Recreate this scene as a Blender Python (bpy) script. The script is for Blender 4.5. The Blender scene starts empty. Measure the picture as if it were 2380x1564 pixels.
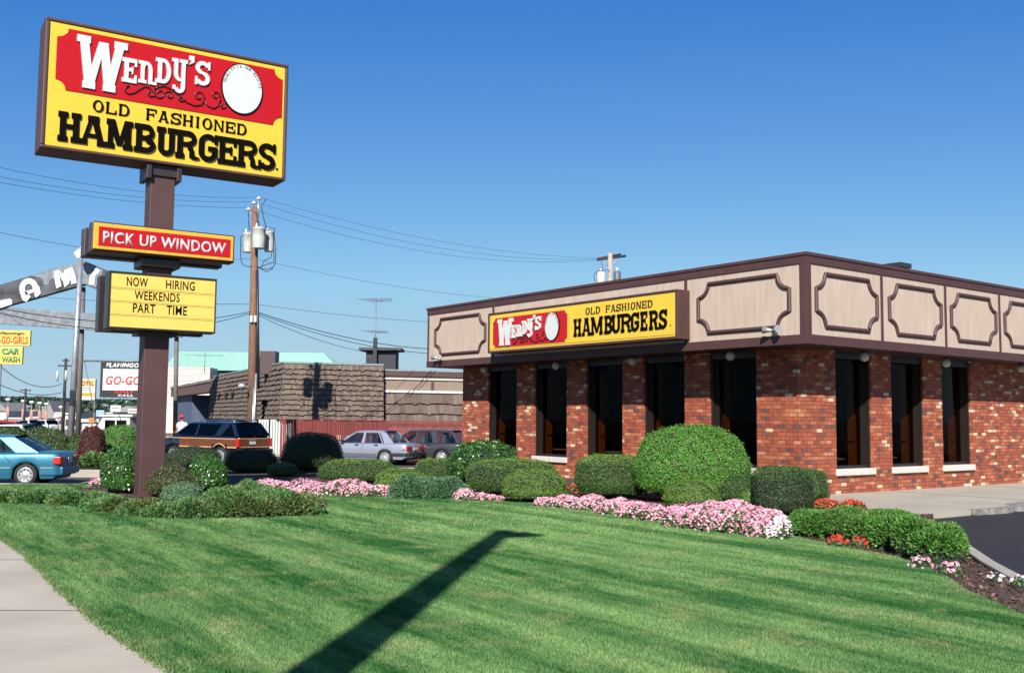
import bpy, bmesh, math, random
import numpy as np
from mathutils import Vector, Matrix
random.seed(7); RNG = np.random.default_rng(7)
SC = bpy.context.scene
COL = SC.collection
PI = math.pi
# ------------------------------------------------------------------ camera model
FPX, PITCH, ROLL, EYE = 2352.6, 0.08099, 0.00981, 1.7
def ray(px, py):
    a, b = px-1190, py-782
    c, s = math.cos(ROLL), math.sin(ROLL)
    X, Y = c*a+s*b, -s*a+c*b
    return Vector((X, FPX*math.cos(PITCH)+Y*math.sin(PITCH), FPX*math.sin(PITCH)-Y*math.cos(PITCH)))
def G(px, py, z=0.0):
    r = ray(px, py); t = (z-EYE)/r.z
    return Vector((r.x*t, r.y*t, z))
def AT(px, py, Y):
    r = ray(px, py); t = Y/r.y
    return Vector((r.x*t, Y, EYE+r.z*t))
# ------------------------------------------------------------------ materials
MATS = {}
K = .68   # measured surface colours are kept relative; K sets them to real-world reflectance at this exposure
def kc(c, f=None): return tuple(x*(f or K) for x in c)
def mat(name, col, rough=.6, metal=0., spec=.5, var=0., vscale=3., bump=0., bscale=40., col2=None, island=0., coat=0., stretch=None, trans=0., emit=0.):
    if name in MATS: return MATS[name]
    if metal < 1: col = kc(col); col2 = kc(col2) if col2 else None
    m = bpy.data.materials.new(name); m.use_nodes = True; MATS[name] = m
    nt = m.node_tree; N = nt.nodes; L = nt.links
    p = N['Principled BSDF']
    p.inputs['Base Color'].default_value = (*col, 1)
    p.inputs['Roughness'].default_value = rough
    p.inputs['Metallic'].default_value = metal
    p.inputs['Specular IOR Level'].default_value = spec
    p.inputs['Coat Weight'].default_value = coat
    if trans: p.inputs['Transmission Weight'].default_value = trans
    tc = N.new('ShaderNodeTexCoord'); src = tc.outputs['Object']
    if stretch:
        mp = N.new('ShaderNodeMapping'); mp.inputs['Scale'].default_value = stretch
        L.new(src, mp.inputs[0]); src = mp.outputs[0]
    cur = None
    if var or col2:
        n = N.new('ShaderNodeTexNoise'); n.inputs['Scale'].default_value = vscale; n.inputs['Detail'].default_value = 5
        L.new(src, n.inputs['Vector'])
        r = N.new('ShaderNodeMapRange'); r.inputs[1].default_value = .32; r.inputs[2].default_value = .68
        L.new(n.outputs['Fac'], r.inputs[0])
        mx = N.new('ShaderNodeMix'); mx.data_type = 'RGBA'
        a = tuple(c*(1-var) for c in col); b = col2 if col2 else tuple(min(1, c*(1+var)) for c in col)
        mx.inputs[6].default_value = (*a, 1); mx.inputs[7].default_value = (*b, 1)
        L.new(r.outputs[0], mx.inputs[0]); cur = mx.outputs[2]
    if island:
        g = N.new('ShaderNodeNewGeometry')
        h = N.new('ShaderNodeMapRange'); h.inputs[3].default_value = 1-island; h.inputs[4].default_value = 1+island
        L.new(g.outputs['Random Per Island'], h.inputs[0])
        vm = N.new('ShaderNodeVectorMath'); vm.operation = 'SCALE'
        if cur is not None: L.new(cur, vm.inputs[0])
        else: vm.inputs[0].default_value = col
        L.new(h.outputs[0], vm.inputs['Scale']); cur = vm.outputs[0]
    if cur is not None: L.new(cur, p.inputs['Base Color'])
    if bump:
        n2 = N.new('ShaderNodeTexNoise'); n2.inputs['Scale'].default_value = bscale; n2.inputs['Detail'].default_value = 4
        L.new(src, n2.inputs['Vector'])
        bp = N.new('ShaderNodeBump'); bp.inputs['Strength'].default_value = bump; bp.inputs['Distance'].default_value = .02
        L.new(n2.outputs['Fac'], bp.inputs['Height']); L.new(bp.outputs[0], p.inputs['Normal'])
    return m
def leafmat(name, cols, rough=.5, trans=.25, spec=.4, patch=None):
    """ramp of real leaf colours picked per leaf"""
    cols = [kc(c) for c in cols]
    if patch: patch = (kc(patch[0]), patch[1], patch[2])
    if name in MATS: return MATS[name]
    m = bpy.data.materials.new(name); m.use_nodes = True; MATS[name] = m
    nt = m.node_tree; N = nt.nodes; L = nt.links; p = N['Principled BSDF']
    g = N.new('ShaderNodeNewGeometry'); r = N.new('ShaderNodeValToRGB')
    el = r.color_ramp.elements
    while len(el) > 1: el.remove(el[-1])
    el[0].position = 0; el[0].color = (*cols[0], 1)
    for i, c in enumerate(cols[1:]):
        e = el.new((i+1)/(len(cols)-1)); e.color = (*c, 1)
    L.new(g.outputs['Random Per Island'], r.inputs[0]); cur = r.outputs[0]
    if patch:
        tc = N.new('ShaderNodeTexCoord'); n = N.new('ShaderNodeTexNoise'); n.inputs['Scale'].default_value = patch[1]
        L.new(tc.outputs['Object'], n.inputs['Vector'])
        q = N.new('ShaderNodeMapRange'); q.inputs[1].default_value = .45; q.inputs[2].default_value = .62; q.inputs[4].default_value = patch[2]
        L.new(n.outputs['Fac'], q.inputs[0])
        mx = N.new('ShaderNodeMix'); mx.data_type = 'RGBA'; mx.inputs[7].default_value = (*patch[0], 1)
        L.new(q.outputs[0], mx.inputs[0]); L.new(cur, mx.inputs[6]); cur = mx.outputs[2]
    L.new(cur, p.inputs['Base Color']); p.inputs['Roughness'].default_value = rough
    p.inputs['Specular IOR Level'].default_value = spec
    if trans:
        t = N.new('ShaderNodeBsdfTranslucent'); L.new(cur, t.inputs[0])
        mixs = N.new('ShaderNodeMixShader'); mixs.inputs[0].default_value = trans
        L.new(p.outputs[0], mixs.inputs[1]); L.new(t.outputs[0], mixs.inputs[2])
        L.new(mixs.outputs[0], N['Material Output'].inputs['Surface'])
    return m
def glassmat(name, tint=(.5, .55, .55), refl=.06, hi=.9):
    if name in MATS: return MATS[name]
    m = bpy.data.materials.new(name); m.use_nodes = True; MATS[name] = m
    nt = m.node_tree; N = nt.nodes; L = nt.links
    tr = N.new('ShaderNodeBsdfTransparent'); tr.inputs[0].default_value = (*tint, 1)
    gl = N.new('ShaderNodeBsdfGlossy'); gl.inputs['Roughness'].default_value = .02
    lw = N.new('ShaderNodeLayerWeight'); lw.inputs['Blend'].default_value = .12
    mr = N.new('ShaderNodeMapRange'); mr.inputs[3].default_value = refl; mr.inputs[4].default_value = hi
    L.new(lw.outputs['Fresnel'], mr.inputs[0])
    mx = N.new('ShaderNodeMixShader'); L.new(mr.outputs[0], mx.inputs[0])
    L.new(tr.outputs[0], mx.inputs[1]); L.new(gl.outputs[0], mx.inputs[2])
    L.new(mx.outputs[0], N['Material Output'].inputs['Surface'])
    return m
# ------------------------------------------------------------------ object helpers
def tag(o, label=None, cat=None, group=None, kind=None):
    if label: o['label'] = label
    if cat: o['category'] = cat
    if group: o['group'] = group
    if kind: o['kind'] = kind
    return o
def thing(name, loc, label, cat, rz=0., group=None):
    o = bpy.data.objects.new(name, None); COL.objects.link(o)
    o.location = loc; o.rotation_euler = (0, 0, rz); o.empty_display_size = .3
    return tag(o, label, cat, group)
class MB:
    def __init__(s): s.v = []; s.f = []; s.m = []; s.s = []
    def add(s, vs, fs, mi=0, sm=False):
        b = len(s.v); s.v += [tuple(v) for v in vs]
        for f in fs: s.f.append(tuple(b+i for i in f)); s.m.append(mi); s.s.append(sm)
    def box(s, x0, x1, y0, y1, z0, z1, mi=0, M=None):
        vs = [Vector(p) for p in ((x0,y0,z0),(x1,y0,z0),(x1,y1,z0),(x0,y1,z0),(x0,y0,z1),(x1,y0,z1),(x1,y1,z1),(x0,y1,z1))]
        if M: vs = [M @ v for v in vs]
        s.add(vs, [(0,3,2,1),(4,5,6,7),(0,1,5,4),(1,2,6,5),(2,3,7,6),(3,0,4,7)], mi); return s
    def prism(s, pts, d0, d1, ax='y', mi=0):
        """2D polygon extruded along an axis: ax y -> (x,z), x -> (y,z), z -> (x,y)"""
        n = len(pts)
        f = {'y': lambda p, d: (p[0], d, p[1]), 'x': lambda p, d: (d, p[0], p[1]), 'z': lambda p, d: (p[0], p[1], d)}[ax]
        vs = [f(p, d0) for p in pts]+[f(p, d1) for p in pts]
        s.add(vs, [tuple(range(n)), tuple(range(2*n-1, n-1, -1))]+[(i, (i+1) % n, n+(i+1) % n, n+i) for i in range(n)], mi); return s
    def tube(s, pts, r, n=8, mi=0, caps=True):
        pts = [Vector(p) for p in pts]; k = len(pts)
        rs = r if isinstance(r, (list, tuple)) else [r]*k
        vs = []; up = None
        for i, p in enumerate(pts):
            d = (pts[min(i+1, k-1)]-pts[max(i-1, 0)]).normalized()
            if up is None: up = Vector((0, 0, 1)) if abs(d.z) < .9 else Vector((1, 0, 0))
            a = d.cross(up).normalized(); b = d.cross(a).normalized(); up = -b
            for j in range(n):
                t = 2*PI*j/n; vs.append(p+(a*math.cos(t)+b*math.sin(t))*rs[i])
        fs = [(i*n+j, i*n+(j+1) % n, (i+1)*n+(j+1) % n, (i+1)*n+j) for i in range(k-1) for j in range(n)]
        b0 = len(s.v); s.add(vs, fs, mi, True)
        if caps:
            s.f.append(tuple(b0+j for j in range(n))); s.m.append(mi); s.s.append(False)
            s.f.append(tuple(b0+(k-1)*n+j for j in range(n-1, -1, -1))); s.m.append(mi); s.s.append(False)
        return s
    def lathe(s, prof, n=24, c=(0, 0, 0), ax='z', mi=0):
        vs = []
        for r, h in prof:
            for j in range(n):
                t = 2*PI*j/n; a, b = r*math.cos(t), r*math.sin(t)
                vs.append((c[0]+a, c[1]+b, c[2]+h) if ax == 'z' else ((c[0]+a, c[1]+h, c[2]+b) if ax == 'y' else (c[0]+h, c[1]+a, c[2]+b)))
        fs = [(i*n+j, i*n+(j+1) % n, (i+1)*n+(j+1) % n, (i+1)*n+j) for i in range(len(prof)-1) for j in range(n)]
        s.add(vs, fs, mi, True); return s
    def build(s, name, mats, parent=None, bevel=0., auto=True):
        me = bpy.data.meshes.new(name); me.from_pydata(s.v, [], s.f)
        for m in (mats if isinstance(mats, (list, tuple)) else [mats]): me.materials.append(m)
        me.polygons.foreach_set('material_index', s.m); me.polygons.foreach_set('use_smooth', s.s)
        me.update()
        bm = bmesh.new(); bm.from_mesh(me); bmesh.ops.recalc_face_normals(bm, faces=bm.faces); bm.to_mesh(me); bm.free()
        o = bpy.data.objects.new(name, me); COL.objects.link(o)
        if parent: o.parent = parent
        if bevel:
            b = o.modifiers.new('bevel', 'BEVEL'); b.width = bevel; b.segments = 2; b.limit_method = 'ANGLE'
        return o
def npmesh(name, V, k, mats, parent=None, midx=None, smooth=False):
    """V: (n*k,3) array, every k verts one polygon"""
    n = len(V)//k; me = bpy.data.meshes.new(name)
    me.vertices.add(n*k); me.vertices.foreach_set('co', np.ascontiguousarray(V, dtype=np.float32).ravel())
    me.loops.add(n*k); me.loops.foreach_set('vertex_index', np.arange(n*k, dtype=np.int32))
    me.polygons.add(n); me.polygons.foreach_set('loop_start', np.arange(0, n*k, k, dtype=np.int32))
    try: me.polygons.foreach_set('loop_total', np.full(n, k, dtype=np.int32))
    except Exception: pass
    for m in mats: me.materials.append(m)
    if midx is not None: me.polygons.foreach_set('material_index', np.asarray(midx, dtype=np.int32))
    me.update(calc_edges=True); me.validate()
    o = bpy.data.objects.new(name, me); COL.objects.link(o)
    if parent: o.parent = parent
    return o
def scatter(P, Nn, size, jit=.5, aspect=.5, spread=None):
    """leaf quads (diamond) at points P with normals Nn"""
    n = len(P)
    Nn = Nn+RNG.normal(0, jit, (n, 3)); Nn /= np.linalg.norm(Nn, axis=1, keepdims=True)
    R = RNG.normal(0, 1, (n, 3)); A = np.cross(Nn, R); A /= np.linalg.norm(A, axis=1, keepdims=True)
    B = np.cross(Nn, A); s = (size*RNG.uniform(.7, 1.3, n))[:, None]
    q = np.stack([P-A*s*.5, P+B*s*.5*aspect, P+A*s*.5, P-B*s*.5*aspect], axis=1)
    return q.reshape(-1, 3)
def copy_tree(o, parent=None):
    c = o.copy(); COL.objects.link(c); c.parent = parent
    for ch in list(o.children): copy_tree(ch, c)
    return c
def textpart(name, txt, h, m, parent, loc, width=None, ext=.01, shear=0., bold=0., rot=(PI/2, 0, 0)):
    """flat lettering standing in the local xz plane, facing -y; loc = lower-left corner"""
    cu = bpy.data.curves.new(name, 'FONT'); cu.body = txt; cu.size = 1; cu.extrude = 0; cu.shear = shear; cu.offset = bold
    cu.resolution_u = 3; cu.space_character = 1.08
    to = bpy.data.objects.new(name, cu); COL.objects.link(to)
    bpy.context.view_layer.update()
    me = bpy.data.meshes.new_from_object(to.evaluated_get(bpy.context.evaluated_depsgraph_get()))
    bpy.data.objects.remove(to)
    co = np.array([v.co[:] for v in me.vertices]); mn = co.min(0); mx = co.max(0)
    sy = h/(mx[1]-mn[1]); sx = (width/(mx[0]-mn[0])) if width else sy
    bm = bmesh.new(); bm.from_mesh(me)
    for v in bm.verts: v.co = Vector(((v.co.x-mn[0])*sx, 0, (v.co.y-mn[1])*sy))
    r = bmesh.ops.extrude_face_region(bm, geom=bm.faces[:])
    for e in r['geom']:
        if isinstance(e, bmesh.types.BMVert): e.co.y -= ext
    bmesh.ops.recalc_face_normals(bm, faces=bm.faces)
    bm.to_mesh(me); bm.free(); me.materials.clear(); me.materials.append(m)
    o = bpy.data.objects.new(name, me); COL.objects.link(o); o.parent = parent; o.location = loc
    return o
# ------------------------------------------------------------------ slab letters
def arc(cx, cy, rx, ry, tx, ty, a0, a1, n=12):
    o = []; i_ = []
    for k in range(n+1):
        a = math.radians(a0+(a1-a0)*k/n)
        o.append((cx+rx*math.cos(a), cy+ry*math.sin(a))); i_.append((cx+(rx-tx)*math.cos(a), cy+(ry-ty)*math.sin(a)))
    return [[o[k], o[k+1], i_[k+1], i_[k]] for k in range(n)]
def slab(ch, w, h, st, sh, so):
    R = lambda a, b, c, d: [[(a, b), (c, b), (c, d), (a, d)]]
    sf = lambda x, y: R(max(x-so, 0), y, min(x+st+so, w), y+sh)
    ring = lambda x0, x1, y0, y1, a0, a1, n=14: arc((x0+x1)/2, (y0+y1)/2, (x1-x0)/2, (y1-y0)/2, st, sh*1.05, a0, a1, n)
    a = so; b = w-so-st; t = sh*.85; P = []
    if ch == 'H': P = R(a,0,a+st,h)+R(b,0,b+st,h)+R(a+st,h*.44,b,h*.44+t)+sf(a,0)+sf(a,h-sh)+sf(b,0)+sf(b,h-sh)
    elif ch == 'I': c = (w-st)/2; P = R(c,0,c+st,h)+sf(c,0)+sf(c,h-sh)
    elif ch == 'L': P = R(a,0,a+st,h)+sf(a,h-sh)+R(0,0,w,sh)+R(w-st*.6,0,w,h*.34)
    elif ch in 'EF':
        P = R(a,0,a+st,h)+R(0,h-sh,w,h)+R(w-st*.55,h*.68,w,h)+R(a,h*.46,w*.72,h*.46+t)+R(w*.66,h*.36,w*.76,h*.66)
        P += (R(0,0,w,sh)+R(w-st*.55,0,w,h*.34)) if ch == 'E' else sf(a,0)
    elif ch == 'A':
        m = w/2
        P = [[(so*.9,0),(so*.9+st*.75,0),(m+st*.1,h),(m-st*.55,h)], [(w-so-st,0),(w-so,0),(m+st*.6,h),(m-st*.5,h)]]
        P += R(w*.26,h*.26,w*.72,h*.26+t*.8)+R(m-st*.95,h-sh,m+st*.95,h)+R(0,0,st*.75+so*2,sh)+R(w-so*2-st,0,w,sh)
    elif ch == 'M':
        m = w/2; s2 = st*.85
        P = R(a,0,a+s2,h)+R(w-so-st,0,w-so,h)+[[(a,h),(a+st*1.15,h),(m+st*.42,h*.12),(m-st*.42,h*.12)], [(w-a-st*1.15,h),(w-a,h),(m+st*.42,h*.12),(m-st*.3,h*.12)]]
        P += R(0,0,s2+2*so,sh)+R(w-st-2*so,0,w,sh)+R(0,h-sh,s2+so,h)+R(w-st-so,h-sh,w,h)
    elif ch == 'N':
        P = R(a,0,a+st*.7,h)+R(w-so-st*.7,0,w-so,h)+[[(a,h),(a+st,h),(w-so,0),(w-so-st,0)]]+R(0,0,st*.7+2*so,sh)+R(0,h-sh,st+so,h)+R(w-st*.7-2*so,h-sh,w,h)
    elif ch == 'D':
        P = R(a,0,a+st,h)+R(0,0,w*.55,sh)+R(0,h-sh,w*.55,h)+arc(w*.5,h/2,w*.5,h/2,st,sh,-90,90)
    elif ch in 'BR':
        P = R(a,0,a+st,h)+R(0,h-sh,w*.6,h)+R(a,h*.44,w*.6,h*.44+t)+arc(w*.56,h*.72+.0,w*.38,h*.28,st*.9,sh,-90,90)
        if ch == 'B': P += R(0,0,w*.6,sh)+arc(w*.56,h*.27,w*.44,h*.27,st,sh,-90,90)
        else: P += sf(a,0)+arc(w*.56,h*.25,w*.28,h*.26,st*.85,sh,0,90,6)+R(w*.84-st*.85,h*.06,w*.84,h*.26)+arc(w*.84+st*.15,h*.1,st,h*.1,st*.9,sh*.8,180,345,7)
    elif ch == 'U': P = R(a,h*.25,a+st,h)+R(b,h*.25,b+st,h)+sf(a,h-sh)+sf(b,h-sh)+arc(w/2,h*.27,w/2-so,h*.27,st,sh,180,360)
    elif ch == 'O': P = arc(w/2,h/2,w/2,h/2,st,sh*.8,0,360,24)
    elif ch == 'G':
        P = arc(w/2,h*.68,w/2,h*.32,st,sh,25,180)+R(0,h*.3,st,h*.7)+arc(w/2,h*.32,w/2,h*.32,st,sh,180,360)+R(w-st,h*.2,w,h*.48)+R(w*.5,h*.4,w,h*.4+t)+R(w-st*.55,h*.66,w,h)
    elif ch == 'S':
        P = arc(w/2,h*.72,w/2,h*.28,st,sh,15,255)+arc(w/2,h*.285,w/2,h*.285,st,sh,-165,75)
        P += [[(w*.3,h*.6),(w*.42,h*.6-sh*.9),(w*.72,h*.4),(w*.58,h*.4+sh*.9)]]+R(w-st*.5,h*.66,w,h)+R(0,0,st*.5,h*.34)
    elif ch == 'W':
        u = st
        P = [[(so,h),(so+u,h),(w*.36,0),(w*.36-u,0)], [(w*.36-u,0),(w*.36-u*.1,0),(w*.56,h*.93),(w*.56-u*.75,h*.93)],
             [(w*.5-u*.3,h*.93),(w*.5+u*.65,h*.93),(w*.74,0),(w*.74-u,0)], [(w*.74-u,0),(w*.74-u*.05,0),(w-so,h),(w-so-u,h)]]
        P += R(0,h-sh,u+so*2,h)+R(w-u-so*2,h-sh,w,h)+R(w*.36-u-so,0,w*.36+so*.6,sh)+R(w*.74-u-so*.6,0,w*.74+so,sh)
    elif ch == 'n':
        P = R(a,0,a+st,h)+R(0,h-sh,a+st,h)+sf(a,0)+arc((a+w-so)/2,h*.6,(w-so-a)/2,h*.4,st,sh,0,160)+R(w-so-st,h*.1,w-so,h*.62)+R(w-so-st,0,w+so,sh*.8)
    elif ch == 'y':
        P = R(a,h*.55,a+st,h)+R(0,h-sh,a+st,h)+arc(w*.5,h*.55,w*.5-so,h*.27,st,sh,180,270)+R(w*.45,h*.28,w-so,h*.28+sh*.8)+R(w-so-st,h*.1,w-so,h)+R(w-so*2-st,h-sh,w,h)
        P += arc(w*.5,h*.12,w*.5-so,h*.22,st,sh,200,360)+R(w*.08,h*.0,w*.08+st*.7,h*.14)
    elif ch == "'": P = R(w*.1,h*.5,w*.9,h)+[[(w*.9,h*.6),(w*.9,h*.35),(w*.1,0),(w*.45,h*.5)]]
    return P
def put_letters(mb, items, y, depth, mi=0):
    """items: (char,x0,z0,x1,z1,st,sh,so)"""
    for ch, x0, z0, x1, z1, st, sh, so in items:
        for k, poly in enumerate(slab(ch, x1-x0, z1-z0, st, sh, so)):
            mb.prism([(x0+p[0], z0+p[1]) for p in poly], y, y-depth-.00035*k, 'y', mi)
# ------------------------------------------------------------------ common materials
BROWN = mat('brown_paint', (.082, .034, .032), .6, var=.12, vscale=2, bump=.05, bscale=25)
BROWND = mat('dark_brown_metal', (.035, .02, .02), .45, var=.15)
BEIGE = mat('beige_plywood', (.55, .43, .345), .75, var=.09, vscale=1.6, stretch=(5, 5, .7), bump=.15, bscale=14)
YEL = mat('yellow_plastic', (.84, .56, .05), .28, var=.02, spec=.4)
YEL2 = mat('amber_plastic', (.90, .45, .05), .28, spec=.4)
RED = mat('red_plastic', (.52, .006, .008), .28, spec=.4)
WHITE = mat('white_plastic', (.68, .70, .69), .3)
BLACK = mat('black_plastic', (.005, .004, .003), .8, spec=.04)
BLUE = mat('blue_plastic', (.1, .3, .6), .4)
GREY = mat('grey_metal', (.22, .22, .23), .45, metal=.3, var=.2)
GALV = mat('galvanised_metal', (.55, .56, .57), .35, metal=.6, var=.15)
ALU = mat('polished_metal', (.75, .75, .75), .2, metal=1.)
CONC = mat('concrete', (.42, .37, .31), .85, var=.09, vscale=2.2, bump=.12, bscale=90)
SILL = mat('pale_stone', (.68, .64, .58), .7, var=.06, vscale=5)
WOOD = mat('weathered_pole_wood', (.30, .145, .085), .85, col2=(.12, .07, .05), vscale=5, stretch=(6, 6, .7), bump=.3, bscale=14)
WIRE = mat('black_cable', (.02, .02, .024), .5)
PORC = mat('white_porcelain', (.75, .73, .7), .25)
TANK = mat('pale_grey_enamel', (.58, .60, .56), .4, var=.08)
DARK = mat('dark_interior', (.012, .010, .010), .8)
OAK = mat('varnished_oak', (.22, .075, .016), .35, var=.2, vscale=8, stretch=(4, 4, .5))
# ------------------------------------------------------------------ camera, world, sun
cam = bpy.data.cameras.new('camera'); co = bpy.data.objects.new('camera', cam); COL.objects.link(co); SC.camera = co
cam.sensor_width = 36; cam.lens = 36*FPX/2380; cam.clip_end = 6000; cam.clip_start = .1
cR, sR, cP, sP = math.cos(ROLL), math.sin(ROLL), math.cos(PITCH), math.sin(PITCH)
Rv = Vector((1, 0, 0)); Uv = Vector((0, -sP, cP)); Fv = Vector((0, cP, sP))
rx = Rv*cR+Uv*sR; up = -Rv*sR+Uv*cR
co.matrix_world = Matrix(((rx.x, up.x, -Fv.x, 0), (rx.y, up.y, -Fv.y, 0), (rx.z, up.z, -Fv.z, EYE), (0, 0, 0, 1)))
SUNH = Vector((.12, 1, 0)).normalized(); ELEV = math.atan(.69)
sun = bpy.data.lights.new('sun', 'SUN'); sun.energy = 5.0; sun.angle = math.radians(.5); sun.color = (1, .95, .87)
so_ = bpy.data.objects.new('sun', sun); COL.objects.link(so_)
ld = Vector((SUNH.x*math.cos(ELEV), SUNH.y*math.cos(ELEV), -math.sin(ELEV)))
so_.rotation_euler = ld.to_track_quat('-Z', 'Y').to_euler(); so_.location = (0, -20, 30)
W = bpy.data.worlds.new('World'); SC.world = W; W.use_nodes = True
wn = W.node_tree.nodes; wl = W.node_tree.links
sky = wn.new('ShaderNodeTexSky'); sky.sky_type = 'NISHITA'; sky.sun_disc = False
sky.sun_elevation = ELEV; sky.sun_rotation = math.atan2(-SUNH.x, -SUNH.y)
sky.altitude = 0; sky.air_density = .6; sky.dust_density = .3; sky.ozone_density = 6
bg = wn['Background']; bg.inputs[1].default_value = .066
sep = wn.new('ShaderNodeSeparateColor'); wl.new(sky.outputs[0], sep.inputs[0])   # slide-film response of the clear sky
a = wn.new('ShaderNodeMath'); a.operation = 'MULTIPLY'; a.inputs[1].default_value = .095; wl.new(sep.outputs[1], a.inputs[0])
rp = wn.new('ShaderNodeValToRGB'); el = rp.color_ramp.elements
stops = ((0, (.008, .06, .26)), (.14, (.043, .185, .52)), (.252, (.140, .345, .655)), (.374, (.258, .49, .69)), (.54, (.335, .512, .63)), (.68, (.385, .52, .60)), (1, (.45, .55, .60)))
el[0].color = (*stops[0][1], 1); el[1].color = (*stops[-1][1], 1)
for q_, c_ in stops[1:-1]: e_ = el.new(q_); e_.color = (*c_, 1)
wl.new(a.outputs[0], rp.inputs[0])
vs_ = wn.new('ShaderNodeVectorMath'); vs_.operation = 'SCALE'; vs_.inputs['Scale'].default_value = 10; wl.new(rp.outputs[0], vs_.inputs[0])
wl.new(vs_.outputs[0], bg.inputs[0])
SC.view_settings.view_transform = 'Standard'; SC.view_settings.look = 'None'; SC.view_settings.exposure = .9; SC.view_settings.gamma = 1
# ------------------------------------------------------------------ setting
def sheet(name, pts, z, m, kind='structure', skirt=None):
    b = MB()
    if skirt is None:
        b.add([(p[0], p[1], z) for p in pts], [tuple(range(len(pts)))])
    else: b.prism([(p[0], p[1]) for p in pts], z-skirt, z, 'z')
    o = b.build(name, m); return tag(o, kind=kind)
GROUND = mat('far_ground', (.20, .18, .15), .9, var=.25, vscale=.05)
ASPH = mat('asphalt', (.055, .052, .056), .85, var=.18, vscale=1.4, bump=.25, bscale=120)
ASPHN = mat('fresh_asphalt', (.018, .016, .020), .75, var=.25, vscale=1.2, bump=.35, bscale=110)
SOIL = mat('mulch', (.085, .045, .030), .95, var=.45, vscale=14, bump=1.0, bscale=45)
sheet('ground', [(-3000, -60), (3000, -60), (3000, 4000), (-3000, 4000)], -.30, GROUND)
sheet('parking_lot', [(-70, 22), (12, 22), (30, 78), (-70, 78)], -.20, ASPH)
WE = [(-14, 24.3), (-11, 19.9), (-8.7, 16.7), (-7.05, 14.18), (-5.85, 12.41), (-4.23, 9.79), (-3.18, 8.17), (-2.23, 6.86), (-.9, 5.0), (.8, 3), (3, .5), (6, -6)]
LB = [(-16, 24.5), (-9.6, 24.6), (-7, 24.7), (-5.2, 24.3), (-3.8, 23.4), (-2.44, 22.56), (-1.2, 21.28), (.46, 20.4), (1.6, 19.0), (2.62, 17.38), (3.5, 16.2), (4.12, 15.12), (4.45, 14.03), (4.85, 12.79), (4.83, 11.5), (4.62, 10.42), (4.55, 9.18), (4.6, 6), (5.2, 2), (6.5, -6)]
KB = [(7.82, 19.1), (6.9, 16.2), (6.15, 14.0), (5.72, 12.4), (5.36, 10.7), (5.25, 9.0), (5.3, 6), (5.9, 2), (7.2, -6)]   # kerb of the drive
sheet('planting_bed', [(-16.2, 24.3), (-10.4, 24.55), (-10.4, 32), (-8.6, 33.2), (-3.0, 34.2), (-1.4, 35.2), (4, 28), (8.6, 24), (8.0, 19.3)]+KB+[(6.3, -6), (3, 4), (-4, 18)], .0, SOIL, skirt=.17)
SWM = mat('pale_sidewalk', (.50, .435, .345), .85, var=.12, vscale=.9, bump=.10, bscale=120)
walk = [(-40, 40), (-22, 34.5)]+WE+[(-40, -6)]
walk = [(-40, 24.3)]+WE+[(-40, -6)]
def sidewalk_mat():
    m = SWM; nt = m.node_tree; N = nt.nodes; L = nt.links; p = N['Principled BSDF']
    return m
sheet('sidewalk', walk, .008, sidewalk_mat(), skirt=.17)
b = MB()
jl = Vector((-.55, .83, 0)).normalized(); jn = Vector((.999, .04, 0))
for k, (px, py) in enumerate(((140, 1418), (0, 1300), (330, 1760))):
    p = G(px, py, .0095); a = p-jn*9; q = Vector((p.x, p.y, 0))
    # find end on the lawn edge
    best = None
    for i in range(len(WE)-1):
        A = Vector((*WE[i], 0)); B = Vector((*WE[i+1], 0)); d = B-A
        den = jn.x*d.y-jn.y*d.x
        t = ((A.x-p.x)*d.y-(A.y-p.y)*d.x)/den; u = ((A.x-p.x)*jn.y-(A.y-p.y)*jn.x)/den
        if 0 <= u <= 1: best = t
    if best is None: continue
    e = p+jn*best; n_ = Vector((-jn.y, jn.x, 0))*.009
    b.add([(a.x-n_.x, a.y-n_.y, .0115), (e.x-n_.x, e.y-n_.y, .0115), (e.x+n_.x, e.y+n_.y, .0115), (a.x+n_.x, a.y+n_.y, .0115)], [(0, 1, 2, 3)])
tag(b.build('sidewalk_joints', mat('joint_dirt', (.16, .13, .10), .95)), kind='structure')
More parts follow.
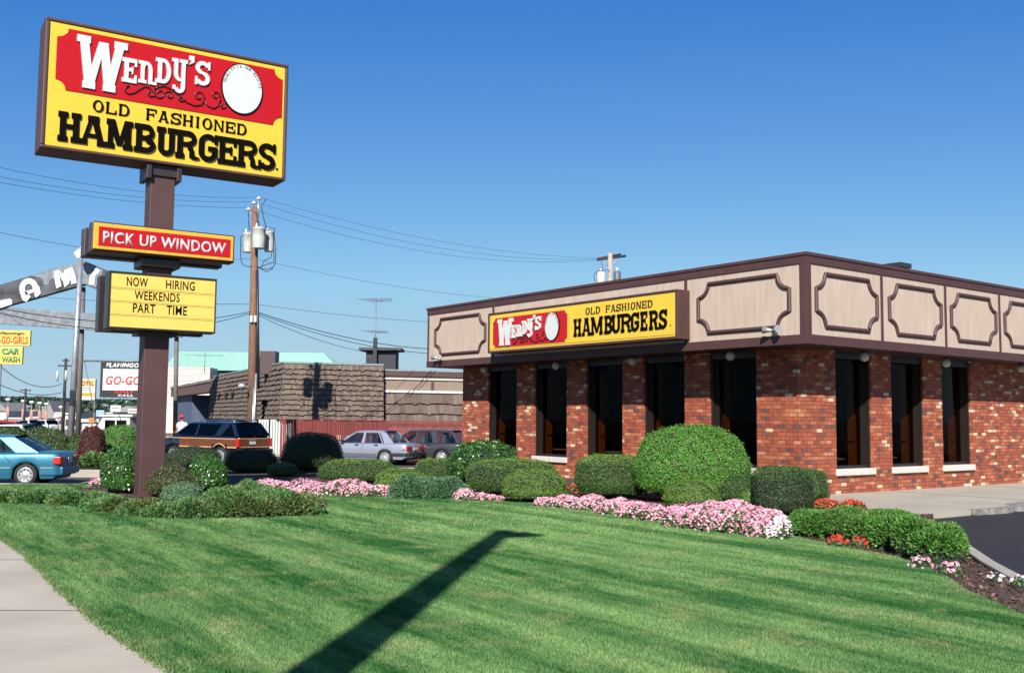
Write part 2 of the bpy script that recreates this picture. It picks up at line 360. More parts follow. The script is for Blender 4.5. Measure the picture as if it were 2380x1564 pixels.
# lawn ---------------------------------------------------------------
def lawn_nodes(name, light, dark, dry, island):
    light, dark, dry = kc(light), kc(dark), kc(dry)
    m = bpy.data.materials.new(name); m.use_nodes = True
    nt = m.node_tree; N = nt.nodes; L = nt.links; p = N['Principled BSDF']; p.inputs['Roughness'].default_value = .6
    p.inputs['Specular IOR Level'].default_value = .25
    g = N.new('ShaderNodeNewGeometry'); 
    mp = N.new('ShaderNodeMapping'); mp.vector_type = 'POINT'; mp.inputs['Rotation'].default_value = (0, 0, -.60)
    L.new(g.outputs['Position'], mp.inputs[0])
    st = N.new('ShaderNodeMapping'); st.inputs['Scale'].default_value = (.95, .11, 1)
    L.new(mp.outputs[0], st.inputs[0])
    n1 = N.new('ShaderNodeTexNoise'); n1.inputs['Scale'].default_value = 1.15; n1.inputs['Detail'].default_value = 2.5; n1.inputs['Distortion'].default_value = .25
    L.new(st.outputs[0], n1.inputs['Vector'])
    wv = N.new('ShaderNodeTexWave'); wv.wave_type = 'BANDS'; wv.bands_direction = 'X'; wv.inputs['Scale'].default_value = .30; wv.inputs['Distortion'].default_value = 1.1  # mown stripes: light caught by leaning blades is put into the colour
    wv.inputs['Detail'].default_value = 2; wv.inputs['Detail Scale'].default_value = .35
    L.new(mp.outputs[0], wv.inputs['Vector'])
    a1 = N.new('ShaderNodeMath'); a1.operation = 'MULTIPLY_ADD'; a1.inputs[1].default_value = .42
    L.new(wv.outputs['Fac'], a1.inputs[0]); 
    m1 = N.new('ShaderNodeMapRange'); m1.inputs[1].default_value = .36; m1.inputs[2].default_value = .66; m1.inputs[4].default_value = .58
    L.new(n1.outputs['Fac'], m1.inputs[0]); L.new(m1.outputs[0], a1.inputs[2])
    s3 = N.new('ShaderNodeMapping'); s3.inputs['Scale'].default_value = (3.6, .42, 1); L.new(mp.outputs[0], s3.inputs[0])
    n3 = N.new('ShaderNodeTexNoise'); n3.inputs['Scale'].default_value = 1.5; n3.inputs['Detail'].default_value = 5; n3.inputs['Roughness'].default_value = .7; L.new(s3.outputs[0], n3.inputs['Vector'])
    m3 = N.new('ShaderNodeMapRange'); m3.inputs[1].default_value = .3; m3.inputs[2].default_value = .7; m3.inputs[3].default_value = -.48; m3.inputs[4].default_value = .48; L.new(n3.outputs['Fac'], m3.inputs[0])
    a3 = N.new('ShaderNodeMath'); a3.use_clamp = True; L.new(a1.outputs[0], a3.inputs[0]); L.new(m3.outputs[0], a3.inputs[1]); a1 = a3
    mx = N.new('ShaderNodeMix'); mx.data_type = 'RGBA'; mx.inputs[6].default_value = (*dark, 1); mx.inputs[7].default_value = (*light, 1)
    L.new(a1.outputs[0], mx.inputs[0])
    n2 = N.new('ShaderNodeTexNoise'); n2.inputs['Scale'].default_value = 1.6; n2.inputs['Detail'].default_value = 6; n2.inputs['Roughness'].default_value = .65
    L.new(g.outputs['Position'], n2.inputs['Vector'])
    m2 = N.new('ShaderNodeMapRange'); m2.inputs[1].default_value = .52; m2.inputs[2].default_value = .74; m2.inputs[4].default_value = .75
    L.new(n2.outputs['Fac'], m2.inputs[0])
    mx2 = N.new('ShaderNodeMix'); mx2.data_type = 'RGBA'; mx2.inputs[7].default_value = (*dry, 1)
    L.new(m2.outputs[0], mx2.inputs[0]); L.new(mx.outputs[2], mx2.inputs[6]); cur = mx2.outputs[2]
    if island:
        h = N.new('ShaderNodeMapRange'); h.inputs[3].default_value = 1-island; h.inputs[4].default_value = 1+island
        L.new(g.outputs['Random Per Island'], h.inputs[0])
        vm = N.new('ShaderNodeVectorMath'); vm.operation = 'SCALE'; L.new(cur, vm.inputs[0]); L.new(h.outputs[0], vm.inputs['Scale']); cur = vm.outputs[0]
    L.new(cur, p.inputs['Base Color'])
    if island:
        t = N.new('ShaderNodeBsdfTranslucent'); L.new(cur, t.inputs[0])
        ms = N.new('ShaderNodeMixShader'); ms.inputs[0].default_value = .3
        L.new(p.outputs[0], ms.inputs[1]); L.new(t.outputs[0], ms.inputs[2]); L.new(ms.outputs[0], N['Material Output'].inputs['Surface'])
    return m
LMAT = lawn_nodes('lawn_turf', (.12, .23, .06), (.022, .09, .02), (.22, .24, .08), 0)
BMAT = lawn_nodes('grass_blades', (.285, .48, .165), (.032, .168, .034), (.44, .46, .20), .42)
lawn_poly = WE+LB[::-1]
sheet('lawn', lawn_poly, .004+.012, LMAT)
def inpoly(P, poly):
    x, y = P[:, 0], P[:, 1]; r = np.zeros(len(P), bool); n = len(poly)
    for i in range(n):
        x0, y0 = poly[i][:2]; x1, y1 = poly[(i+1) % n][:2]
        c = ((y0 > y) != (y1 > y)) & (x < (x1-x0)*(y-y0)/((y1-y0) or 1e-9)+x0); r ^= c
    return r
PBED = [(-13.5, 19.4), (-12.6, 19.6), (-9.79, 19.5), (-7.94, 19.05), (-6.8, 18.1), (-5.9, 17.42), (-5.1, 17.1), (-4.48, 17.04), (-3.9, 17.4), (-3.51, 18.1), (-3.4, 19.0), (-3.6, 20.2), (-4.2, 21.6), (-5.2, 23.0), (-6.6, 24.2), (-9.4, 24.5), (-10.0, 23.0), (-12.2, 22.6), (-14, 22.8)]
sheet('sign_bed', PBED, .022, SOIL)
def blades(n, y0, y1, hgt, wid):
    P = np.stack([RNG.uniform(-12, 9, n), RNG.uniform(y0, y1, n)], 1)
    P = P[(np.abs(P[:, 0]/P[:, 1]) < .54)]
    P = P[inpoly(P, lawn_poly) & ~inpoly(P, PBED)]
    n = len(P); a = RNG.uniform(0, 2*PI, n); h = hgt*RNG.uniform(.55, 1.25, n); w = wid*RNG.uniform(.7, 1.3, n)
    lean = RNG.normal(0, .45, (n, 2))*h[:, None]
    z0 = np.full(n, .014)
    A = np.stack([P[:, 0]-np.cos(a)*w, P[:, 1]-np.sin(a)*w, z0], 1); B = np.stack([P[:, 0]+np.cos(a)*w, P[:, 1]+np.sin(a)*w, z0], 1)
    T = np.stack([P[:, 0]+lean[:, 0], P[:, 1]+lean[:, 1], z0+h], 1)
    return np.stack([A, B, T], 1).reshape(-1, 3)
V = np.concatenate([blades(1300000, 6.2, 10, .026, .0032), blades(1100000, 10, 15, .028, .0045), blades(700000, 15, 25.5, .032, .0075)])
nM = 16000; P_ = np.stack([RNG.uniform(3.8, 8.2, nM), RNG.uniform(7, 21, nM)], 1); P_ = P_[inpoly(P_, LB[8:19]+KB[::-1][2:])]
P_ = np.concatenate([P_, np.stack([RNG.uniform(-14, -3, 9000), RNG.uniform(16.8, 24.5, 9000)], 1)]); P_ = P_[:]
kp = (P_[:, 0] > 0) | inpoly(P_, PBED); P_ = P_[kp]
MV_ = scatter(np.column_stack([P_, np.where(P_[:, 0] > 0, .012, .032)]), np.tile([0, 0, 1.], (len(P_), 1)), .06, .5, .45)
tag(npmesh('mulch_chips', MV_, 4, [leafmat('bark_chip', [(.05, .025, .015), (.12, .065, .04), (.22, .13, .085)], trans=0)]), 'loose brown bark mulch between the lawn and the shrubs', 'mulch', kind='stuff')
tag(npmesh('grass', V, 3, [BMAT]), 'short striped lawn grass sweeping from the sidewalk to the flower beds', 'grass', kind='stuff')
# rough edge grass along the sidewalk
def edge_tufts(path, n, spread, hgt):
    segs = [(Vector((*path[i], 0)), Vector((*path[i+1], 0))) for i in range(len(path)-1)]
    Ls = np.array([(b_-a_).length for a_, b_ in segs]); pr = Ls/Ls.sum(); idx = RNG.choice(len(segs), n, p=pr); t = RNG.uniform(0, 1, n)
    P = np.array([(segs[i][0].lerp(segs[i][1], u))[:2] for i, u in zip(idx, t)])+RNG.normal(0, spread, (n, 2))
    a = RNG.uniform(0, 2*PI, n); h = hgt*RNG.uniform(.4, 1.3, n); w = .005
    l = RNG.normal(0, .6, (n, 2))*h[:, None]
    A = np.stack([P[:, 0]-np.cos(a)*w, P[:, 1]-np.sin(a)*w, np.full(n, .01)], 1); B = A.copy(); B[:, 0] += 2*np.cos(a)*w; B[:, 1] += 2*np.sin(a)*w
    T = np.stack([P[:, 0]+l[:, 0], P[:, 1]+l[:, 1], .01+h], 1)
    return np.stack([A, B, T], 1).reshape(-1, 3)
tag(npmesh('edge_grass', edge_tufts(WE[2:9], 11000, .028, .035), 3, [leafmat('edge_grass', [(.06, .20, .04), (.16, .30, .08), (.32, .34, .15)], trans=.2)]), 'uneven yellowish grass fringe along the sidewalk edge', 'grass', kind='stuff')
# drive, apron, kerbs --------------------------------------------------
TH = 0.64769; CX, CY = 6.32785, 21.65941
def BL(x, y, z=0):    # restaurant local -> world
    return Vector((CX+x*math.cos(TH)-y*math.sin(TH), CY+x*math.sin(TH)+y*math.cos(TH), z))
sheet('driveway', [BL(-.6, -2.95), BL(40, -2.95), (60, -6), (7.3, -6)]+KB[::-1], -.09, ASPHN)
sheet('apron', [BL(-1.9, -2.9), BL(40, -2.9), BL(40, 1.2), BL(1.2, 1.2), BL(.9, .2), BL(-.9, -1.2)], .012, mat('apron_concrete', (.45, .40, .33), .85, var=.10, vscale=.9, bump=.15, bscale=80), skirt=.14)
b = MB()
for x in (4.6, 9.0, 13.4): b.box(x, x+.02, -2.88, 1.06, .0125, .0165)
o = b.build('apron_joints', mat('joint_dirt', (.2, .17, .14), .95)); tag(o, kind='structure'); o.location = (CX, CY, 0); o.rotation_euler = (0, 0, TH)
b = MB()   # broken asphalt lip against the apron
xs = np.linspace(1.2, 16, 60)
lo = [(x, -3.02-.10*abs(math.sin(x*2.3))-.05*random.random()) for x in xs]; hi = [(x, -2.86+.10*math.sin(x*1.7+1)+.07*random.random()+(.25 if 3 < x < 7 else 0)) for x in xs]
b.prism(lo+hi[::-1], -.08, .006+.02, 'z')
o = b.build('driveway_edge', mat('worn_edge', (.26, .24, .22), .95, var=.4, vscale=9, bump=.8, bscale=30)); tag(o, kind='structure'); o.location = (CX, CY, -.006); o.rotation_euler = (0, 0, TH)
def kerb(path, w, z0, z1, name='kerb', m=CONC):
    b = MB(); n = len(path)
    L_, R_ = [], []
    for i in range(n):
        p = Vector(path[i][:2]); d = (Vector(path[min(i+1, n-1)][:2])-Vector(path[max(i-1, 0)][:2])).normalized(); q = Vector((-d.y, d.x))*w/2
        L_.append(p+q); R_.append(p-q)
    vs = []
    for l, r in zip(L_, R_): vs += [(l.x, l.y, z0), (l.x, l.y, z1), (r.x, r.y, z1), (r.x, r.y, z0)]
    fs = [(i*4+j, i*4+(j+1) % 4, i*4+4+(j+1) % 4, i*4+4+j) for i in range(n-1) for j in range(4)]+[(0, 1, 2, 3), (4*n-1, 4*n-2, 4*n-3, 4*n-4)]
    b.add(vs, fs); return tag(b.build(name, m, bevel=.015), kind='structure')
kerb([Vector(p)+Vector((.05, 0)) for p in KB[1:]], .16, -.12, .05)
kerb([(-40, 24.5), (-16, 24.6), (-10.5, 24.75), (-10.6, 26), (-10.6, 32), (-9.9, 33), (-8.6, 33.4), (-3.0, 34.4), (-1.4, 35.3)], .15, -.21, .028)
# ------------------------------------------------------------------ restaurant
def brickmat():
    m = bpy.data.materials.new('red_brick'); m.use_nodes = True; nt = m.node_tree; N = nt.nodes; L = nt.links; p = N['Principled BSDF']
    tc = N.new('ShaderNodeTexCoord'); sx = N.new('ShaderNodeSeparateXYZ'); L.new(tc.outputs['Object'], sx.inputs[0])
    ad = N.new('ShaderNodeMath'); L.new(sx.outputs[0], ad.inputs[0]); L.new(sx.outputs[1], ad.inputs[1])
    cb = N.new('ShaderNodeCombineXYZ'); L.new(ad.outputs[0], cb.inputs[0]); L.new(sx.outputs[2], cb.inputs[1])
    br = N.new('ShaderNodeTexBrick'); br.inputs['Scale'].default_value = 1; br.inputs['Brick Width'].default_value = .228; br.inputs['Row Height'].default_value = .0905
    br.inputs['Mortar Size'].default_value = .0062; br.inputs['Mortar Smooth'].default_value = .15; br.inputs['Bias'].default_value = 0
    br.inputs['Color1'].default_value = (0, 0, 0, 1); br.inputs['Color2'].default_value = (1, 1, 1, 1); br.inputs['Mortar'].default_value = (.5, .5, .5, 1)
    L.new(cb.outputs[0], br.inputs['Vector'])
    r = N.new('ShaderNodeValToRGB'); r.color_ramp.interpolation = 'CONSTANT'; el = r.color_ramp.elements
    cols = [(0, (.31, .060, .027)), (.13, (.37, .085, .036)), (.26, (.27, .052, .026)), (.38, (.42, .125, .055)), (.52, (.33, .070, .030)), (.66, (.50, .18, .095)), (.73, (.13, .050, .048)), (.78, (.35, .075, .032)), (.90, (.22, .065, .045)), (.942, (.62, .44, .30))]
    cols = [(q, kc((c[0], c[1]*1.05, c[2]))) for q, c in cols]
    el[0].position = 0; el[0].color = (*cols[0][1], 1); el[1].position = cols[1][0]; el[1].color = (*cols[1][1], 1)
    for q, c in cols[2:]:
        e = el.new(q); e.color = (*c, 1)
    L.new(br.outputs['Color'], r.inputs[0])
    n = N.new('ShaderNodeTexNoise'); n.inputs['Scale'].default_value = 9; n.inputs['Detail'].default_value = 5; L.new(tc.outputs['Object'], n.inputs['Vector'])
    mr = N.new('ShaderNodeMapRange'); mr.inputs[1].default_value = .3; mr.inputs[2].default_value = .7; mr.inputs[3].default_value = .85; mr.inputs[4].default_value = 1.45; L.new(n.outputs['Fac'], mr.inputs[0])
    vm = N.new('ShaderNodeVectorMath'); vm.operation = 'SCALE'; L.new(r.outputs[0], vm.inputs[0]); L.new(mr.outputs[0], vm.inputs['Scale'])
    mx = N.new('ShaderNodeMix'); mx.data_type = 'RGBA'; mx.inputs[7].default_value = (.085, .042, .034, 1)
    L.new(br.outputs['Fac'], mx.inputs[0]); L.new(vm.outputs[0], mx.inputs[6]); L.new(mx.outputs[2], p.inputs['Base Color'])
    iv = N.new('ShaderNodeMath'); iv.operation = 'SUBTRACT'; iv.inputs[0].default_value = 1; L.new(br.outputs['Fac'], iv.inputs[1])
    ad2 = N.new('ShaderNodeMath'); ad2.operation = 'MULTIPLY_ADD'; ad2.inputs[1].default_value = .35; L.new(n.outputs['Fac'], ad2.inputs[0]); L.new(iv.outputs[0], ad2.inputs[2])
    bp = N.new('ShaderNodeBump'); bp.inputs['Strength'].default_value = .9; bp.inputs['Distance'].default_value = .014; L.new(ad2.outputs[0], bp.inputs['Height']); L.new(bp.outputs[0], p.inputs['Normal'])
    p.inputs['Roughness'].default_value = .8
    return m
BRICK = brickmat()
rest = thing('restaurant', (CX, CY, 0), 'red brick restaurant with tall dark windows and a beige panelled fascia', 'restaurant', TH)
O = 1.08; T0 = .36; ZS = 3.38; LY = 14.62; RX = 26.
lo_ = [(2.25, 3.73), (4.56, 6.05), (6.87, 8.37), (9.23, 10.76), (11.64, 13.18)]
ro_ = [(2.53, 3.99), (4.84, 6.33), (7.19, 8.64)]
b = MB()
def wall_run(edges, openings, end, face):
    cur = edges
    segs = []
    for a, c in openings: segs.append((cur, a, 0, ZS)); segs.append((a, c, 0, .43)); cur = c
    segs.append((cur, end, 0, ZS))
    for a, c, z0, z1 in segs:
        if face == 'L': b.box(O, O+T0, a, c, z0, z1)
        else: b.box(a, c, O, O+T0, z0, z1)
wall_run(O+T0, lo_, LY, 'L'); wall_run(O, ro_, RX, 'R')
b.box(O+T0, RX, LY-T0, LY, 0, ZS); b.box(RX-T0, RX, O+T0, LY-T0, 0, ZS)
b.build('brick_wall', BRICK, rest)
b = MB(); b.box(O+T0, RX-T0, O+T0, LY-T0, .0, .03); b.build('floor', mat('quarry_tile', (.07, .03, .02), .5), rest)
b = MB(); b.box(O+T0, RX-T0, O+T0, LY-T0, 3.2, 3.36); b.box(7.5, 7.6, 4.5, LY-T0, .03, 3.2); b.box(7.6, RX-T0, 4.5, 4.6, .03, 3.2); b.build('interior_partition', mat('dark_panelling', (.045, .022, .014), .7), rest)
# windows
WF = mat('dark_window_frame', (.022, .015, .014), .35)
RG = glassmat('window_glass', (.60, .54, .5), .002, hi=.3)
def window(face, a, c):
    M = Matrix.Identity(4) if face == 'R' else Matrix(((0, 1, 0, 0), (1, 0, 0, 0), (0, 0, 1, 0), (0, 0, 0, 1)))
    def mk(boxes, nm, m, par, bev=0):
        q = MB()
        for bx in boxes: q.box(*bx, M=M)
        return q.build(nm, m, par, bevel=bev)
    w = mk([(a+.003, a+.06, O+.06, O+.34, .59, ZS-.004), (c-.06, c-.003, O+.06, O+.34, .59, ZS-.004), (a+.06, c-.06, O+.10, O+.34, .59, .66), (a+.06, c-.06, O+.06, O+.34, ZS-.16, ZS-.004),
            (c-.12, c-.06, O+.20, O+.33, .66, ZS-.16)], 'window', WF, rest)
    mk([(a+.06, c-.12, O+.255, O+.262, .66, ZS-.16)], 'pane', RG, w)
    mk([(a-.04, c+.05, O-.07, O+.30, .432, .588)], 'sill', SILL, w, .015)
    mk([(c-.14, c-.03, O+.42, O+.60, .1, 3.1), (a+.03, a+.10, O+.42, O+.70, .1, 3.1)], 'jamb', OAK, w)
    mk([(c-.145, c-.1402, O+.41, O+.70, 1.18, 1.24)], 'rail', WF, w)
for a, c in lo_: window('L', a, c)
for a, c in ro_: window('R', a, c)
# roof edge
b = MB(); LT = 15.14; RT = 27.
b.box(.0, .10, .0, LT, 3.57, 5.12); b.box(.10, RT, .0, .10, 3.57, 5.12); b.box(.0, RT, LT-.1, LT, 3.57, 5.12); b.box(RT-.1, RT, .1, LT-.1, 3.57, 5.12)
b.build('fascia', BEIGE, rest)
b = MB()
for z0, z1, e in ((3.37, 3.575, .03), (5.115, 5.285, .03), (5.285, 5.357, .055)):
    b.box(-e, .10-.0, -e, LT+e, z0, z1); b.box(.10, RT+e, -e, .10, z0, z1); b.box(.10, RT+e, LT-.10, LT+e, z0, z1); b.box(RT-.1, RT+e, .1, LT-.1, z0, z1)
for y in (3.49, 11.43): b.box(-.022, 0, y-.045, y+.045, 3.575, 5.115)
for x in (2.81, 5.55, 8.2, 10.9, 13.6, 16.3, 19.0): b.box(x-.045, x+.045, -.022, 0, 3.575, 5.115)
b.box(-.028, .0, .0, .15, 3.575, 5.115); b.box(-.028, .15, -.028, 0, 3.575, 5.115); b.box(-.028, 0, LT-.07, LT, 3.575, 5.115)
b.build('trim', BROWN, rest, bevel=.006)
b = MB(); b.box(.10, RT-.1, .10, LT-.10, ZS, 3.45); b.build('soffit', BROWND, rest)
b = MB(); b.box(.10, RT-.1, .10, LT-.10, 4.7, 4.85); b.build('roof', mat('roof_gravel', (.2, .19, .18), .9), rest)
def mould(face, u0, u1, z0, z1, r=.32):
    pts = []
    def cor(cx, cz, a0, a1):
        for k in range(9):
            a = math.radians(a0+(a1-a0)*k/8); pts.append((cx+r*math.cos(a), cz+r*math.sin(a)))
    cor(u0, z0, 90, 0); cor(u1, z0, 180, 90); cor(u1, z1, 270, 180); cor(u0, z1, 0, -90)
    n = len(pts); b = MB()
    C = Vector(((u0+u1)/2, (z0+z1)/2)); w = .045
    off = []
    for i in range(n):
        p0, p, p1 = Vector(pts[i-1]), Vector(pts[i]), Vector(pts[(i+1) % n]); d = (p1-p0).normalized(); off.append(Vector((-d.y, d.x)))
    prof = [(-w, 0), (-w, .035), (-w*.4, .06), (w*.4, .06), (w, .035), (w, 0)]
    vs = []
    for i in range(n):
        for a, h in prof:
            q = Vector(pts[i])+off[i]*a; vs.append((-h, q.x, q.y) if face == 'L' else (q.x, -h, q.y))
    k = len(prof); fs = [(i*k+j, i*k+(j+1) % k, ((i+1) % n)*k+(j+1) % k, ((i+1) % n)*k+j) for i in range(n) for j in range(k-1)]
    b.add(vs, fs); b.build('panel_moulding', BROWN, rest)
for u0, u1 in ((.43, 3.08), (11.83, 14.66)): mould('L', u0, u1, 3.77, 4.93)
for u0, u1 in ((.33, 2.60), (3.10, 5.33), (5.80, 7.98), (8.45, 10.66), (11.15, 13.35), (13.85, 16.05)): mould('R', u0, u1, 3.77, 4.93)
b = MB(); b.box(8.02, 8.42, 2.75, 3.15, 4.85, 6.12); b.box(7.94, 8.50, 2.66, 3.24, 6.12, 6.26); b.build('roof_vent', mat('dark_vent', (.03, .03, .035), .5), rest, bevel=.01)
# lamps under the eaves and floodlights
def globe_lamp(x, y, label):
    t = thing('globe_lamp', BL(x, y, ZS), label, 'lamp', TH, 'white globe lamps under the eaves')
    q = MB(); q.lathe([(0, 0), (.055, 0), (.05, -.05), (0, -.05)], 12); q.build('lamp_base', BROWND, t)
    q = MB(); q.lathe([(.11*math.sin(math.radians(a)), -.15+.11*math.cos(math.radians(a))) for a in range(0, 181, 15)], 20); q.build('lamp_globe', mat('frosted_globe', (.62, .57, .52), .35), t)
for x, y, l in ((.5, 12.6, 'white globe lamp farthest left, under the eave by the panelled end of the fascia'), (.5, 9.04, 'white globe lamp below the left half of the wall sign, second from the left end'),
                (.5, 5.87, 'white globe lamp below the hamburgers end of the wall sign'), (.5, 2.55, 'white globe lamp under the wide fascia panel with the floodlight'),
                (2.85, .5, 'white globe lamp under the right-hand eave nearest the building corner'), (6.42, .5, 'white globe lamp above the second and third windows of the right-hand wall'), (10.31, .5, 'white globe lamp at the right edge of the picture under the eave')):
    globe_lamp(x, y, l)
def flood(y, z, label):
    t = thing('floodlight', BL(-.03, y, z), label, 'floodlight', TH, 'twin floodlights on the fascia')
    q = MB(); q.box(-.10, 0, -.05, .05, -.04, .04); q.tube([(-.08, 0, 0), (-.12, 0, .03)], .02); q.build('bracket', GALV, t)
    for s in (-1, 1):
        q = MB(); d = Vector((-.35, s*.9, .1)).normalized(); q.tube([Vector((-.12, 0, .03)), Vector((-.12, 0, .03))+d*.08, Vector((-.12, 0, .03))+d*.22], [.03, .045, .085], 12); q.build('lamp_head', GALV, t)
flood(14.3, 3.62, 'floodlight low on the far left fascia panel'); flood(.78, 3.66, 'floodlight low on the fascia panel beside the building corner')
# dining furniture seen through the glass
def dining(x, y, rz, side, label1, label2):
    t = thing('dining_table', BL(x, y, .03), label1, 'table', TH+rz, 'dining tables behind the windows')
    q = MB(); q.box(-.55, .55, -.36, .36, .72, .75); q.build('tabletop', mat('pale_laminate', (.5, .45, .38), .3), t, bevel=.008)
    q = MB(); q.tube([(0, 0, 0), (0, 0, .72)], .04); q.box(-.3, .3, -.03, .03, 0, .03); q.box(-.03, .03, -.3, .3, 0, .03); q.build('pedestal', DARK, t)
    c = thing('bentwood_chair', BL(x+side*.75, y+.1, .03), label2, 'chair', TH+rz+(PI/2 if side > 0 else -PI/2), 'bentwood chairs behind the windows')
    q = MB(); q.lathe([(0, .44), (.21, .44), (.21, .47), (0, .47)], 20); q.build('seat', OAK, c)
    for sx in (-1, 1):
        for sy in (-1, 1): q = MB(); q.tube([(sx*.20, sy*.2, 0), (sx*.15, sy*.15, .44)], .016); q.build('leg', OAK, c)
    q = MB(); q.tube([(-.2, -.17, .46), (-.21, -.22, .8), (-.15, -.24, .92), (0, -.25, .97), (.15, -.24, .92), (.21, -.22, .8), (.2, -.17, .46)], .016)
    for sx in (-.1, 0, .1): q.tube([(sx, -.18, .46), (sx, -.24, .93)], .009)
    q.build('backrest', OAK, c)
for i, (a, c_) in enumerate(ro_): dining(a+1.95, 2.35, 0, 1, ['table inside the first window right of the corner', 'table inside the middle window of the right wall', 'table inside the last window of the right wall'][i], ['bentwood chair inside the first window right of the corner', 'bentwood chair inside the middle right-hand window', 'bentwood chair inside the last right-hand window'][i])
for i, (a, c_) in enumerate(lo_[1:4]): dining(2.4, a+2.0, PI/2, -1, ['table inside the left wall window second from the corner', 'table inside the middle window of the left wall', 'table inside the window behind the clipped shrubs'][i], ['bentwood chair inside the left wall window second from the corner', 'bentwood chair in the middle window of the left wall', 'bentwood chair in the window behind the clipped shrubs'][i])
# ------------------------------------------------------------------ sign faces
def plaque(mb, x0, x1, z0, z1, r, y, d, mi=0):
    """red panel with scooped corners"""
    pts = []
    def cor(cx, cz, a0, a1):
        for k in range(7):
            a = math.radians(a0+(a1-a0)*k/6); pts.append((cx+r*math.cos(a), cz+r*math.sin(a)))
    cor(x0, z0, 90, 0); cor(x1, z0, 180, 90); cor(x1, z1, 270, 180); cor(x0, z1, 0, -90)
    mb.prism(pts, y, y-d, 'y', mi)
def sign_art(par, y, X, Z, sx, sz):
    """lettering of the red panel; X,Z map nominal pylon coordinates to this sign"""
    f = lambda x0, z0, x1, z1: (X(x0), Z(z0), X(x1), Z(z1))
    L = []
    for ch, x0, z0, x1, z1, st, sh in (('W', -1.85, 8.34, -.86, 9.43, .175, .15), ('E', -.96, 8.61, -.66, 9.13, .09, .09), ('n', -.63, 8.65, -.30, 9.13, .08, .075), ('D', -.285, 8.72, .035, 9.26, .088, .085), ('y', .05, 8.64, .38, 9.32, .085, .08), ("'", .39, 9.23, .53, 9.44, .1, .1), ('S', .545, 8.83, .86, 9.37, .09, .09)):
        a = f(x0, z0, x1, z1); L.append((ch, a[0], a[1], a[2], a[3], st*sx, sh*sz, .045*sx))
    q = MB(); put_letters(q, L, y, .035); q.build('white_lettering', WHITE, par)
    # scrollwork
    q = MB()
    def curl(cx, cz, r, a0, turns, n=22):
        return [(cx+r*(1-.72*k/n)*math.cos(math.radians(a0+360*turns*k/n)), cz+r*(1-.72*k/n)*math.sin(math.radians(a0+360*turns*k/n))) for k in range(n+1)]
    for pts in ([(-.86, 8.5), (-.80, 8.55)]+[(-.88, 8.48), (-.87, 8.40), (-.80, 8.37), (-.70, 8.41), (-.60, 8.50), (-.50, 8.585), (-.40, 8.585), (-.32, 8.52), (-.27, 8.46)], curl(-.37, 8.47, .10, 30, -.8),
                [(-.30, 8.56), (-.22, 8.63), (-.10, 8.67), (.05, 8.64), (.22, 8.52), (.40, 8.40), (.55, 8.36), (.70, 8.40), (.76, 8.50)], curl(-.18, 8.50, .13, 150, 1.1), curl(.02, 8.49, .10, 160, -1.0), curl(.26, 8.47, .08, 20, -.9),
                curl(.64, 8.58, .12, -20, 1.1), [(.76, 8.5), (.85, 8.40), (.97, 8.37), (1.06, 8.45), (1.12, 8.6)], curl(1.0, 8.66, .10, -10, 1.0), curl(1.16, 8.47, .08, 60, -.9)):
        q.tube([(X(p[0]), y-.012, Z(p[1])) for p in pts], .017*min(sx, sz), 6)
    q.build('scrollwork', mat('maroon_scroll', (.09, .004, .006), .35), par)
def medallion(par, y, cx, cz, rx, rz):
    q = MB(); n = 40; e = [(math.cos(2*PI*k/n), math.sin(2*PI*k/n)) for k in range(n)]
    q.prism([(cx+rx*a, cz+rz*c) for a, c in e], y, y-.03, 'y', 0); q.prism([(cx+rx*.945*a, cz+rz*.955*c) for a, c in e], y-.03, y-.04, 'y', 1)
    m = q.build('medallion', [BLACK, WHITE], par)
    # ring of small capitals
    cu = 'QUALITY IS OUR RECIPE'; s = rz*.105
    for i, ch in enumerate(cu):
        if ch == ' ': continue
        a = math.radians(168-156*i/(len(cu)-1)); o = textpart('ring_letter', ch, s, mat('grey_lettering', (.08, .08, .08), .5), m, (0, 0, 0), ext=.003, bold=.02)
        px_, pz_ = cx+rx*.80*math.cos(a), cz+rz*.82*math.sin(a); tr = math.atan2(rz*math.cos(a), -rx*math.sin(a))-PI
        o.rotation_euler = (0, -tr, 0)
        o.location = (px_-s*.35*math.cos(tr), y-.0405, pz_-s*.35*math.sin(tr))
HAMB = (('H', -2.13, -1.70), ('A', -1.725, -1.20), ('M', -1.21, -.69), ('B', -.655, -.225), ('U', -.205, .20), ('R', .19, .655), ('G', .68, 1.08), ('E', 1.095, 1.50), ('R', 1.515, 1.99), ('S', 2.0, 2.385))
FASH = 'OLD FASHIONED'
def old_fashioned(L, x0, z0, x1, z1, gap):
    n1 = 3; n2 = 9; 
    w = {'I': .55}
    tot = sum(w.get(c, 1) for c in FASH if c != ' ')
    u = (x1-x0-gap)/(tot+.22*10); x = x0; M_ = [[], L]; L = M_[0]
    for c in FASH:
        if c == ' ': x += gap-.22*u; L = M_[1]; continue
        cw = u*w.get(c, 1); L.append((c, x, z0, x+cw, z1, u*.20, (z1-z0)*.11, u*.05)); x += cw+.22*u
    return M_
